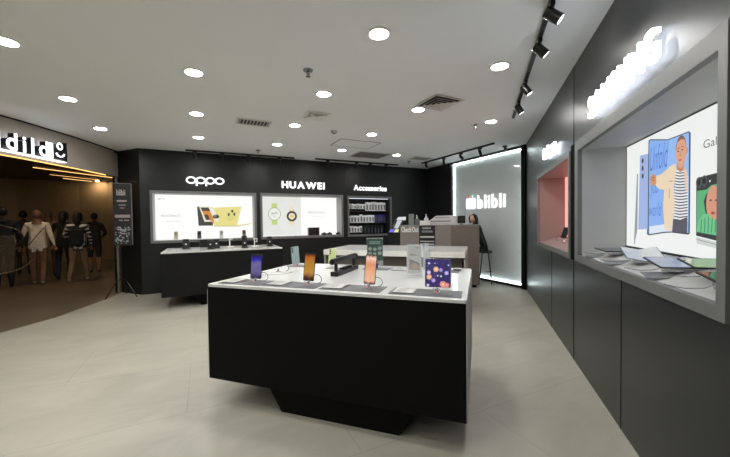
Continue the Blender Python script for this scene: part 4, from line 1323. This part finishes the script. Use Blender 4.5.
# phones standing in the niches of the back wall
NZ = N_OPPO[2] + .055


def niche_phone(px, label, m, w=.08, h=.17, z=NZ, y=YB + .20, sm=None):
    p = on_y(px, 236, y)
    zz = z + .001
    t = empty('smartphone', None, 0, label, 'phone', M=Matrix.Translation((p.x, y, zz)))
    b = MB(); b.box(-.045, .045, -.04, .04, 0.0005, .012); b.build('stand_base', M_acryl, t)
    b = MB(Matrix.Translation((0, 0, .012)) @ Matrix.Rotation(-.15, 4, 'X') @ X90); b.prism(rrect(w, h, .01, 4, 0, h / 2), -.004, .004); b.build('phone_body', m, t, bevel=.001)
    b = MB(Matrix.Translation((0, 0, .012)) @ Matrix.Rotation(-.15, 4, 'X') @ X90); b.prism(rrect(w * .5, h * .42, .01, 4, 0, h * .72), .0041, .005); b.build('camera_panel', sm or M_blackg, t)


niche_phone(176, 'beige phone standing at the left end of the yellow phone poster niche', mat('beige phone', (190, 184, 158), .3), sm=mat('dull gold panel', (150, 140, 96), .3))
niche_phone(199.3, 'dark grey phone standing behind the black cube in the poster niche', mat('dark grey phone', (66, 68, 70), .3))
niche_phone(221.4, 'silver white phone standing in the middle of the yellow phone poster niche', mat('silver phone', (206, 208, 204), .25), sm=mat('silver panel', (150, 160, 156), .3))
niche_phone(244.2, 'olive grey phone standing at the right end of the yellow phone poster niche', mat('olive phone', (108, 106, 88), .3))
NZ2 = N_HUA[2] + .055
t = empty('black_box', None, 0, 'black box standing in the watch poster niche', 'box', M=Matrix.Translation((on_y(313.6, 236, YB + .2).x, YB + .2, NZ2 + .001)))
b = MB(); b.box(-.14, .14, -.06, .06, 0, .185); b.build('carton', M_blackp, t, bevel=.003)
b = MB(); b.box(-.145, .145, -.065, .065, .186, .2); b.build('lid', M_tblack, t, bevel=.003)
for px, lab in ((324, 'low black watch cushion right of the black box in the watch niche'), (329.5, 'second low black watch cushion from the black box in the watch niche'), (338.5, 'black watch cushion at the right end of the watch niche')):
    p = on_y(px, 236, YB + .2)
    t = empty('watch_cushion', (p.x, p.y, NZ2 + .001), 0, lab, 'watch stand')
    b = MB(); b.box(-.06, .06, -.05, .05, 0, .05); b.build('base', M_blackp, t, bevel=.008)
    b = MB(Matrix.Translation((0, -.02, .055)) @ Matrix.Rotation(.9, 4, 'X')); b.lathe([(.022, 0), (.024, .004), (.022, .01)], 16); b.build('watch_face', M_chrome, t, smooth=True)
    b = MB(); b.tube([(-.0, -.055, .03), (0, -.05, .052), (0, 0, .062), (0, .05, .052)], .009, 8); b.build('watch_strap', mat('dark strap', (44, 44, 46), .5), t)
for px, lab in ((277.5, 'small white watch lying at the left of the watch niche'), (297.3, 'small white watch lying near the middle of the watch niche')):
    p = on_y(px, 237, YB + .12)
    t = empty('wristwatch', (p.x, p.y, NZ2 + .001), .3, lab, 'watch')
    b = MB(); b.lathe([(.022, .004), (.025, .008), (.022, .016)], 16); b.build('watch_face', M_trimw, t, smooth=True)
    b = MB(); b.box(-.012, .012, -.08, -.025, .002, .007); b.box(-.012, .012, .025, .08, .002, .007); b.build('strap', M_whitem, t, bevel=.001)


# ------------------------------------------------------------------ devices in the niches of the right wall
def shelf_z(v):             # sloping niche floor
    return 1.10 + .085 * (v - VR + .02) / .395


def flat_device(u, v, w, d, rz, tilt, label, m_top, folded=0., lift=.06, stand=True):
    z = shelf_z(v)
    M = Matrix.Translation(UV(u, v, z + lift)) @ Matrix.Rotation(R45 + rz, 4, 'Z') @ Matrix.Rotation(tilt, 4, 'X')
    t = empty('folding_tablet', None, 0, label, 'tablet', M=M)
    if folded:
        for s in (-1, 1):
            b = MB(Matrix.Rotation(-s * folded, 4, 'Y'))
            b.box(*((0, w / 2) if s > 0 else (-w / 2, 0)), -d / 2, d / 2, -.003, .003); b.build('half_body', M_chrome, t)
            b = MB(Matrix.Rotation(-s * folded, 4, 'Y'))
            b.box(*((.001, w / 2 - .004) if s > 0 else (-w / 2 + .004, -.001)), -d / 2 + .004, d / 2 - .004, .0031, .004); b.build('half_screen', m_top, t)
    else:
        b = MB(); b.prism(rrect(w, d, .01), -.003, .003); b.build('tablet_body', M_blackp, t)
        b = MB(); b.prism(rrect(w - .016, d - .016, .008), .0031, .004); b.build('screen', m_top, t)
    if stand:
        s = empty('security_stand', UV(u, v - .01, shelf_z(v - .01) + .006), R45, label.split(' in the')[0].replace('lying', '') + ' and its clear stand beneath it', 'tablet stand')
        s['label'] = 'clear stand under the ' + label.split(' tablet')[0] + ' tablet'
        b = MB(); b.ringprism(rrect(.09, .07, .012), rrect(.07, .05, .010), 0, max(.012, lift - .022)); b.build('post_block', M_acryl, s)
        b = MB(); b.lathe([(.05, -.002), (.05, .0)], 20); b.build('base', M_chrome, s)
        b = MB(); b.tube([(-.06, -.02, .02), (-.11, -.05, .008), (-.18, -.05, .004), (-.24, -.02, .012)], .0025, 6); b.build('cable', mat('grey cable', (120, 122, 126), .4), s)


M_scr_blue = screen_mat('blue lit screen', [(0, (60, 90, 180)), (.4, (120, 160, 235)), (1, (210, 225, 250))], .45, noise_=.3)  # poster mirrored in dark glass, put in as the screen's own blue glow
M_gloss = mat('glossy dark screen', (22, 24, 26), .03, coat=1., spec=1.)
M_glossw = mat('glossy pale cover', (208, 212, 216), .08)
flat_device(3.34, 1.10, .28, .17, .25, .10, 'dark glossy tablet at the left end of the large niche', M_gloss, lift=.042)
flat_device(2.82, 1.07, .22, .19, -.1, .35, 'pale silver tablet standing tilted second from the left in the large niche', M_glossw, folded=.22, lift=.05)
flat_device(2.40, 1.07, .24, .17, .15, .26, 'blue-reflecting glossy tablet in the middle of the large niche', M_scr_blue, lift=.052)
flat_device(2.10, 1.13, .30, .18, -.05, .16, 'large pale glossy tablet in the right half of the large niche', mat('glossy beige screen', (170, 166, 150), .05, coat=.8), lift=.07)  # beige stands in for the bright poster mirrored in the dark glass
flat_device(1.88, 1.04, .20, .13, .1, .2, 'small glossy tablet at the near right corner of the large niche', M_gloss, lift=.055)
for u_, lab in ((3.45, 'grey mat at the left end of the large niche'), (2.95, 'grey mat second from left in the large niche'), (2.32, 'grey mat in the middle of the large niche')):
    o = tag(MB().box(-.10, .10, -.05, .05, 0, .003).build('display_mat', mat('mid grey mat', (120, 121, 124), .45)), lab, 'mat')
    o.matrix_world = Matrix.Translation(UV(u_, .99, shelf_z(.99) + .001)) @ Matrix.Rotation(R45, 4, 'Z') @ Matrix.Rotation(.212, 4, 'X')
for u_, v_, rz_, tl, lab in ((5.15, 1.08, .9, .55, 'left dark phone leaning on a stand in the pink niche'), (4.62, 1.05, .9, .7, 'right dark phone leaning on a stand in the pink niche')):
    z_ = shelf_z(v_) + .002
    t = smartphone(UV(u_, v_, z_), R45 + rz_ - 1.6, tl, lab, h=.17, lift=.05, body=mat('dark rose phone', (52, 40, 44), .25))
    s = security_stand(UV(u_, v_ + .01, z_ + .005), R45, 'clear stand under the ' + lab.split(' leaning')[0] + ' in the pink niche', side=-1)
    t2 = empty('security_stand', UV(u_ - .22, v_ - .02, z_), R45, 'empty clear stand right of the ' + lab.split(' leaning')[0] + ' in the pink niche', 'phone stand')
    b = MB(); b.lathe([(.03, .002), (.03, .014), (.015, .02), (.012, .05)], 16); b.build('base', M_acryl, t2, smooth=True)
    b = MB(); b.cb((0, 0, .056), (.05, .03, .01)); b.build('clamp', M_chrome, t2)

# ------------------------------------------------------------------ door pole and banner at the left end of the black wall
t = empty('guide_post', (-1.685, 8.62, 0), 0, 'slim grey floor-to-ceiling post at the left edge of the black wall', 'post')
b = MB(); b.box(-.03, .01, -.03, .03, 0, 2.94); b.build('dark_channel', M_tblack, t)
b = MB(); b.box(.011, .045, -.04, .02, 0, 2.94); b.build('grey_strip', mat('grey green strip', (110, 112, 100), .4), t)
b = MB(); b.lathe([(.12, 2.942), (.12, 2.962), (.06, 2.998)], 24); b.build('ceiling_plate', M_blackp, t, smooth=True)

YBN = 8.15
pc = on_y(121.3, 282, 8.0)
bnL, bnR = on_y(112.2, 183, 8.0), on_y(132.2, 245, 8.0)
t = empty('poster_banner', (pc.x, 8.05, 0), 0, 'narrow dark poster with white print on a black tripod stand at the wall end', 'banner')
w0, w1, h0, h1 = bnL.x - pc.x, bnR.x - pc.x, bnR.z, bnL.z
b = MB(); b.box(w0, w1, -.03, -.02, h0, h1); pb = b.build('poster', mat('near black print', (24, 21, 22), .5), t)
b = MB(); b.tube([(w1 + .005, -.025, h0), (w1 + .005, -.025, h1)], .008, 8); b.tube([(w0, -.025, h1), (w1, -.025, h1)], .006, 8); b.build('edge_rail', mat('grey rail', (120, 120, 120), .4), t)
pw = w1 - w0
M_pd = mat('dim white print', (170, 166, 162), .5)
vs, fs = fit_text('blibli', pw * .48, .12, 0, .02)
b = MB(Matrix.Rotation(PI / 2, 4, 'X')); b.add([(v[0] + w0 + pw * .2, v[1] + h1 - .24, .0305) for v in vs], fs); b.build('printed_text', M_pd, pb)
for yy, a_, c_, hh in ((.33, .2, .75, .035), (.42, .3, .68, .018), (.48, .35, .6, .014), (.62, .08, .92, .06), (.72, .3, .5, .022), (.72, .58, .85, .022), (.92, .35, .9, .014), (.98, .40, .62, .03)):
    b = MB(Matrix.Rotation(PI / 2, 4, 'X')); b.box(w0 + pw * a_, w0 + pw * c_, h1 - yy - hh, h1 - yy, .0302, .0308)
    b.build('printed_band', mat('grey rose print', (150, 138, 138), .5), pb)
rb = random.Random(5)
b = MB(Matrix.Rotation(PI / 2, 4, 'X'))
for q in range(60):
    x_, y_ = rb.uniform(w0 + .02, w1 - .06), rb.uniform(h0 + .02, h0 + .36)
    b.box(x_, x_ + rb.uniform(.012, .04), y_, y_ + rb.uniform(.008, .03), .0302 + q * 1e-5, .0308 + q * 1e-5)
b.build('printed_collage', mat('pale blue print', (150, 156, 160), .5), pb)
b = MB(); b.tube([(0, 0, .25), (0, 0, h1 - .02)], .012, 8); b.build('pole', M_blackp, t, smooth=True)
for (ex, ey) in ((-.24, -.16), (.28, -.20), (.02, .30)):
    b = MB(); b.tube([(0, 0, .36), (ex * .3, ey * .3, .33), (ex, ey, .012)], .010, 6); b.build('leg', M_blackp, t, smooth=True)


# ================================================================== people
def skin_mesh(chains, sub=1):
    """chains: list of (points, radii, links) grown with the skin modifier; returns mesh data"""
    me = bpy.data.meshes.new('grown')
    vs, es, rs = [], [], []
    for pts, rad in chains:
        n = len(vs)
        vs += [tuple(p) for p in pts]
        rs += rad
        es += [(n + i, n + i + 1) for i in range(len(pts) - 1)]
    # weld coincident points
    key, remap, nv, nr = {}, [], [], []
    for p, r in zip(vs, rs):
        k2 = tuple(round(c, 4) for c in p)
        if k2 not in key:
            key[k2] = len(nv); nv.append(p); nr.append(r)
        remap.append(key[k2])
    me.from_pydata(nv, [(remap[a], remap[b2]) for a, b2 in es], [])
    ob = bpy.data.objects.new('grown', me)
    COL.objects.link(ob)
    md = ob.modifiers.new('skin', 'SKIN')
    if not me.skin_vertices:
        return None
    for i, r in enumerate(nr):
        me.skin_vertices[0].data[i].radius = r if isinstance(r, tuple) else (r, r)
    me.skin_vertices[0].data[0].use_root = True
    md.use_smooth_shade = True
    sd = ob.modifiers.new('sub', 'SUBSURF'); sd.levels = sub; sd.render_levels = sub
    bpy.context.view_layer.update()
    dg = bpy.context.evaluated_depsgraph_get()
    out = bpy.data.meshes.new_from_object(ob.evaluated_get(dg))
    g = [tuple(v.co) for v in out.vertices], [tuple(p.vertices) for p in out.polygons]
    bpy.data.objects.remove(ob); bpy.data.meshes.remove(me); bpy.data.meshes.remove(out)
    return g


def lerp(a, b2, t_):
    return tuple(x + (y - x) * t_ for x, y in zip(a, b2))


def person(loc, rz, label, h=1.62, skin=(150, 108, 84), top=(220, 215, 205), bottom=(90, 74, 58), shoe=(40, 38, 38), hair=(14, 12, 12), hair_style='short', sleeves='long', pants='long',
           arms=None, legs=None, lean=.03, head_turn=0., head_tilt=0., stripe=None, loose=1., sitting=False, hood=None):
    s = h / 1.70
    V = lambda *p: (p[0] * s, p[1] * s, p[2] * s)
    pz = .92
    A = arms or {}
    Lg = legs or {}
    pel = V(0, 0, pz)
    sp = V(0, lean * .5, pz + .17); ch = V(0, lean, pz + .37); nk = V(0, lean * 1.3, pz + .53); hd = V(0, lean * 1.6 + .01, pz + .60)
    chains = [([pel, sp, ch, V(0, lean * 1.15, pz + .475), nk, hd], [(.145 * s * loose, .11 * s * loose), (.130 * s * loose, .098 * s * loose), (.150 * s * loose, .105 * s * loose), (.12 * s, .075 * s), (.052 * s, .052 * s), (.05 * s, .05 * s)])]
    bones = [('top', pel, ch), ('top', ch, nk)]
    for sd_, nm in ((-1, 'l'), (1, 'r')):
        sh = V(sd_ * .165, lean * 1.1, pz + .465)
        el = V(*A.get(nm + '_elbow', (sd_ * .235, lean - .02, pz + .20)))
        wr = V(*A.get(nm + '_wrist', (sd_ * .245, lean + .06, pz - .04)))
        d_ = (Vector(wr) - Vector(el)).normalized()
        pm = tuple(Vector(wr) + d_ * .05 * s)
        chains.append(([V(0, lean * 1.15, pz + .475), sh, lerp(sh, el, .45), el, lerp(el, wr, .4), wr, pm],
                       [(.12 * s, .075 * s), (.062 * s * loose, .06 * s * loose), (.052 * s * loose, .052 * s * loose), (.042 * s * loose, .042 * s * loose), (.038 * s * loose, .038 * s * loose), (.024 * s, .020 * s), (.036 * s, .018 * s)]))
        bones += [('top', sh, el), ('fore', el, wr), ('skin', wr, pm)]
        # fingers and thumb
        sidev = d_.cross(Vector((0, 1, 0)) if abs(d_.y) < .8 else Vector((0, 0, 1))).normalized()
        palm_n = d_.cross(sidev).normalized()
        for fi, (off_, ln) in enumerate(((-.028, .066), (-.010, .078), (.010, .074), (.027, .058))):
            b0 = Vector(pm) + sidev * off_ * s * .8
            b1 = b0 + (d_ * ln * .55 + palm_n * .008) * s
            b2_ = b1 + (d_ * ln * .4 + palm_n * .022) * s
            chains.append(([tuple(b0), tuple(b1), tuple(b2_)], [(.010 * s,) * 2, (.0085 * s,) * 2, (.0065 * s,) * 2]))
        b0 = Vector(wr) + d_ * .02 * s - sidev * .025 * s
        chains.append(([tuple(b0), tuple(b0 + (-sidev * .022 + d_ * .022 + palm_n * .01) * s), tuple(b0 + (-sidev * .028 + d_ * .05 + palm_n * .018) * s)], [(.011 * s,) * 2, (.010 * s,) * 2, (.008 * s,) * 2]))
        hp = V(sd_ * .085, 0, pz - .04)
        kn = V(*Lg.get(nm + '_knee', (sd_ * .10, .02, .49)))
        an = V(*Lg.get(nm + '_ankle', (sd_ * .10, -.02, .085)))
        fd = Vector(Lg.get(nm + '_toe', (0, .13, -.045))) * s
        to = tuple(Vector(an) + fd)
        chains.append(([pel, hp, lerp(hp, kn, .5), kn, lerp(kn, an, .35), an, tuple(Vector(an) + fd * .45 + Vector((0, 0, -.015 * s))), to],
                       [(.145 * s * loose, .11 * s * loose), (.088 * s * loose, .09 * s * loose), (.075 * s * loose, .078 * s * loose), (.056 * s * loose, .058 * s * loose), (.054 * s * loose, .056 * s * loose), (.040 * s, .042 * s), (.040 * s, .032 * s), (.032 * s, .022 * s)]))
        bones += [('thigh', hp, kn), ('shin', kn, an), ('shoe', an, to)]
    bones.append(('thigh', pel, V(0, 0, pz - .08)))
    bones.append(('skin', nk, hd))
    geos = []
    body_ch = [c for c in chains if len(c[0]) != 3]
    geos.append(skin_mesh(body_ch))
    for c in chains:
        if len(c[0]) == 3:
            geos.append(skin_mesh([c]))
    mb_ = MB()
    for g in geos:
        if g:
            mb_.add(*g)
    # head: shaped skull with brow, nose, jaw
    hc = Vector(hd) + Vector((0, .012, .085)) * s
    HM = Matrix.Translation(hc) @ Matrix.Rotation(head_turn, 4, 'Z') @ Matrix.Rotation(head_tilt, 4, 'X')
    n, m_ = 16, 24
    vs, fs = [], []
    for i in range(n + 1):
        th2 = PI * i / n
        for j in range(m_):
            ph = 2 * PI * j / m_
            x, y, z = math.sin(th2) * math.cos(ph), math.sin(th2) * math.sin(ph), -math.cos(th2)
            jaw = 1 - .28 * max(0, -z) ** 1.3
            X, Y, Z = x * .073 * jaw, y * .092 * (jaw if y < 0 else 1 - .1 * max(0, -z)), z * .112
            if y > .35:
                e_ = math.exp(-((x / .16) ** 2)) * math.exp(-(((z + .12) / .2) ** 2)); Y += .020 * e_
                for sx in (-1, 1):
                    Y -= .008 * math.exp(-(((x - sx * .36) / .17) ** 2) - (((z - .08) / .12) ** 2))
                Y += .006 * math.exp(-((x / .3) ** 2) - (((z + .48) / .1) ** 2))
            vs.append((X * s, Y * s, Z * s))
    for i in range(n):
        for j in range(m_):
            k2 = (j + 1) % m_
            fs.append((i * m_ + j, i * m_ + k2, (i + 1) * m_ + k2, (i + 1) * m_ + j))
    nb = len(mb_.f)
    mb_.add(vs, fs, HM)
    for sx in (-1, 1):
        mb_.ball((sx * .074 * s, -.005 * s, -.005 * s), (.010 * s, .018 * s, .030 * s), 10, HM)
    mt = [mat('skin %d %d %d' % skin, skin, .55, var=.05), mat('garment %d %d %d' % top, top, .8, var=.12, scale=14), mat('garment %d %d %d' % bottom, bottom, .8, var=.12, scale=14), mat('shoe %d %d %d' % shoe, shoe, .5), mat('garment %d %d %d' % (stripe or (1, 1, 1)), stripe or (1, 1, 1), .8)]
    t = empty('person', loc, rz, label, 'person')
    o = mb_.build('body', mt, t, smooth=True)
    o.data.materials.clear()
    for x in mt:
        o.data.materials.append(x)
    for pi_, pl in enumerate(o.data.polygons):
        c = pl.center
        if pi_ >= nb:
            pl.material_index = 0
            continue
        best, bd, bt = None, 9, 0
        for nm, a, b2 in bones:
            a_, b_ = Vector(a), Vector(b2)
            ab = b_ - a_
            tt = max(0, min(1, (c - a_).dot(ab) / max(ab.length_squared, 1e-9)))
            dd = (a_ + ab * tt - c).length - (.09 * s if nm == 'top' and a in (pel, ch) else 0)
            if dd < bd:
                best, bd, bt = nm, dd, tt
        mi = {'skin': 0, 'top': 1, 'fore': 1 if sleeves == 'long' else 0, 'thigh': 2, 'shin': 2, 'shoe': 3}[best]
        if best == 'fore' and sleeves == 'long' and bt > .97:
            mi = 0
        if best == 'skin' and c.z > nk[2] - .01 * s and False:
            mi = 0
        if best == 'shin' and pants == 'short' and bt > .05:
            mi = 0
        if mi == 1 and stripe and int((c.z / s) * 22) % 2 == 0:
            mi = 4
        pl.material_index = mi
    # eyes, brows and mouth
    b = MB(HM)
    for sx in (-1, 1):
        b.ball((sx * .027 * s, .080 * s, .008 * s), (.012 * s, .008 * s, .006 * s), 8)
    b.build('eyes', mat('dark eye', (20, 16, 16), .2), t, smooth=True)
    b = MB(HM); b.ball((0, .083 * s, -.052 * s), (.020 * s, .008 * s, .006 * s), 10); b.build('lips', mat('lips', (130, 70, 64), .5), t, smooth=True)
    mh = mat('hair %d %d %d' % hair, hair, .6, var=.2, scale=50)
    b = MB(HM)
    if hair_style == 'hijab':
        b.ball((0, -.012 * s, .010 * s), (.084 * s, .100 * s, .120 * s), 20)
        b.lathe([(.135 * s, -.20 * s), (.095 * s, -.15 * s), (.062 * s, -.09 * s), (.068 * s, -.03 * s)], 18, Matrix.Translation((0, -.02 * s, 0)))
        b.build('headscarf', mh, t, smooth=True)
    else:
        b.ball((0, -.020 * s, .022 * s), (.084 * s, .094 * s, .104 * s), 20)
        if hair_style == 'long':
            b.tube([(0, -.06 * s, .06 * s), (0, -.09 * s, -.03 * s), (0, -.095 * s, -.14 * s), (0, -.09 * s, -.24 * s)], [.07 * s, .075 * s, .07 * s, .04 * s], 12)
            for sx in (-1, 1):
                b.tube([(sx * .05 * s, .03 * s, .09 * s), (sx * .078 * s, .03 * s, .02 * s), (sx * .078 * s, .005 * s, -.10 * s)], [.02 * s, .026 * s, .02 * s], 8)
        b.build('hair', mh, t, smooth=True)
    if hood:
        b = MB(); b.tube([tuple(Vector(nk) + Vector(q) * s) for q in ((-.09, .04, -.01), (-.10, -.06, -.02), (0, -.12, -.04), (.10, -.06, -.02), (.09, .04, -.01))], .035 * s, 10); b.build('hood', mat('garment %d %d %d' % hood, hood, .8), t, smooth=True)
    return t, s, dict(pel=pel, ch=ch, nk=nk)


def gp(x, y):
    p = on_z(x, y, 0)
    return Vector((p.x, p.y, 0))


FACE_AWAY = -.1
# in the corridor, walking away (local +y = forward)
P1 = gp(39, 284.5)
person(P1, .25, 'person in a white top and brown headscarf walking away with a bag strap', 1.80, top=(216, 206, 192), bottom=(112, 84, 60), hair=(104, 76, 56), hair_style='hijab', shoe=(190, 186, 180), loose=1.12,
       arms={'l_elbow': (-.26, .04, 1.10), 'l_wrist': (-.40, .14, .98), 'r_elbow': (.23, -.04, 1.12), 'r_wrist': (.29, -.08, .90)}, legs={'l_knee': (-.09, .08, .49), 'l_ankle': (-.08, .10, .085), 'r_knee': (.09, .0, .49), 'r_ankle': (.08, -.16, .10)})
t = empty('shoulder_bag', P1, .25, 'thin brown shoulder strap and small bag across the white top', 'bag')
b = MB(); b.tube([(.14, .0, 1.40), (.10, -.135, 1.36), (0, -.17, 1.20), (-.12, -.165, 1.02), (-.20, -.10, .92)], .010, 6); b.build('strap', mat('brown leather', (84, 60, 40), .5), t, smooth=True)
b = MB(); b.box(-.27, -.19, -.12, .10, .74, .92); b.build('pouch', mat('brown leather', (84, 60, 40), .5), t, bevel=.02)
P2 = gp(50, 277)
person(P2, .2, 'person in a beige top directly right of the white top, walking away', 1.84, top=(150, 128, 104), bottom=(70, 56, 46), hair=(88, 66, 50), hair_style='hijab', legs={'l_knee': (-.09, .05, .49)})
P3 = gp(64.5, 280)
person(P3, .1, 'person all in black walking away beside the striped top', 1.80, top=(24, 24, 28), bottom=(18, 19, 24), hair=(12, 11, 12), hair_style='long', legs={'r_knee': (.09, .1, .49), 'r_ankle': (.09, .12, .085), 'l_ankle': (-.09, -.14, .10)})
P4 = gp(79, 281.5)
person(P4, .15, 'person in a black and white striped top and khaki trousers walking away', 1.76, top=(30, 30, 34), stripe=(196, 192, 186), bottom=(122, 100, 76), hair=(14, 12, 12), hair_style='long', shoe=(200, 196, 190), loose=1.12,
       arms={'l_elbow': (-.26, .08, 1.14), 'l_wrist': (-.12, .22, 1.02)}, legs={'l_knee': (-.11, .0, .49), 'l_ankle': (-.16, -.14, .10), 'r_knee': (.12, .08, .49), 'r_ankle': (.16, .06, .085)})
t = empty('backpack', P4, .15, 'black backpack on the back of the striped top', 'backpack')
b = MB(Matrix.Translation((0, -.18, 1.14))); b.prism(rrect(.27, .40, .07, 5), -.07, .06, Matrix.Rotation(PI / 2, 4, 'X')); b.build('bag_body', mat('black nylon', (18, 18, 20), .7), t, bevel=.03, seg=3)
b = MB(); b.prism(rrect(.20, .17, .04, 4, 0, 1.04), .238, .27, Matrix.Rotation(PI / 2, 4, 'X')); b.build('pocket', mat('black nylon', (18, 18, 20), .7), t, bevel=.01)
P5 = gp(95, 273)
person(P5, -.1, 'person in a dark hooded jacket and long dark shorts nearest the black poster stand', 1.78, top=(36, 34, 34), bottom=(40, 40, 46), hair=(10, 9, 9), hood=(32, 30, 30), pants='short', loose=1.2,
       arms={'r_elbow': (.26, .06, 1.14), 'r_wrist': (.14, .2, 1.04)})
P6 = gp(5, 289)
person(P6, .5, 'person in a black jacket at the left edge of the picture by the handrail', 1.86, top=(16, 17, 22), bottom=(22, 22, 26), hair=(10, 10, 12), loose=1.25, hood=(16, 16, 20))
P7 = gp(25, 275)
person(P7, .3, 'person in dark grey clothes behind the handrail left of the white top', 1.86, top=(50, 46, 42), bottom=(34, 32, 32), hair=(12, 11, 12))

# escalator balustrade at the left
t = empty('escalator_balustrade', None, 0, 'glass balustrade with steel handrails in front of the people at the left edge', 'balustrade', M=Matrix.Identity(4))


def arc(pts, n=10):
    out = []
    for i in range(len(pts) - 1):
        p0 = Vector(pts[max(i - 1, 0)]); p1 = Vector(pts[i]); p2 = Vector(pts[i + 1]); p3 = Vector(pts[min(i + 2, len(pts) - 1)])
        for k2 in range(n):
            t_ = k2 / n
            out.append(.5 * ((2 * p1) + (-p0 + p2) * t_ + (2 * p0 - 5 * p1 + 4 * p2 - p3) * t_ ** 2 + (-p0 + 3 * p1 - 3 * p2 + p3) * t_ ** 3))
    out.append(Vector(pts[-1]))
    return out


Yr = 9.9
q1 = [on_y(-30, 217, Yr), on_y(0, 225, Yr), on_y(17, 230, Yr), on_y(23, 238, Yr + .1), on_y(16, 245, Yr + .2), on_y(0, 246, Yr + .25)]
b = MB(); b.tube(arc(q1, 6), .015, 8); b.build('handrail', mat('dull steel rail', (96, 92, 84), .4, .7), t, smooth=True)
q2 = [on_y(-30, 236.5, Yr - .3), on_y(16, 236.2, Yr - .3)]
b = MB(); b.tube(q2, .012, 8); b.build('lower_handrail', mat('dull steel rail', (96, 92, 84), .4, .7), t, smooth=True)
q3 = [on_y(-30, 275.5, Yr - .3), on_y(0, 274, Yr - .3), on_y(22, 268, Yr - .1), on_y(34, 259, Yr + .2)]
b = MB(); b.tube(arc(q3, 6), .018, 8); b.build('skirt_rail', mat('dull bronze rail', (120, 104, 80), .35, .6), t, smooth=True)
b = MB(); vs, fs = quad(on_y(-30, 275.5, Yr - .3), on_y(14, 271, Yr - .3), on_y(16, 236.2, Yr - .3), on_y(-30, 236.5, Yr - .3), .012); b.add(vs, fs); b.build('glass', mat('bronze glass', (120, 112, 92), .05, alpha=.25), t)

# seated woman behind the desk
PW = UV(8.05, .13, -.07)
person(PW, PI / 4, 'woman in black with dark hair sitting on the bar stool behind the desk', 1.64, skin=(206, 160, 138), top=(18, 18, 20), bottom=(22, 22, 30), shoe=(206, 204, 200), hair=(20, 15, 14), hair_style='long', head_turn=1.1, head_tilt=-.12,
       lean=.16, arms={'l_elbow': (-.21, .22, 1.12), 'l_wrist': (-.10, .42, 1.12), 'r_elbow': (.20, .22, 1.12), 'r_wrist': (.12, .42, 1.14)},
       legs={'l_knee': (-.10, .36, .86), 'l_ankle': (-.09, .30, .40), 'r_knee': (.10, .36, .86), 'r_ankle': (.10, .22, .40), 'l_toe': (0, .12, -.04), 'r_toe': (0, .12, -.04)})
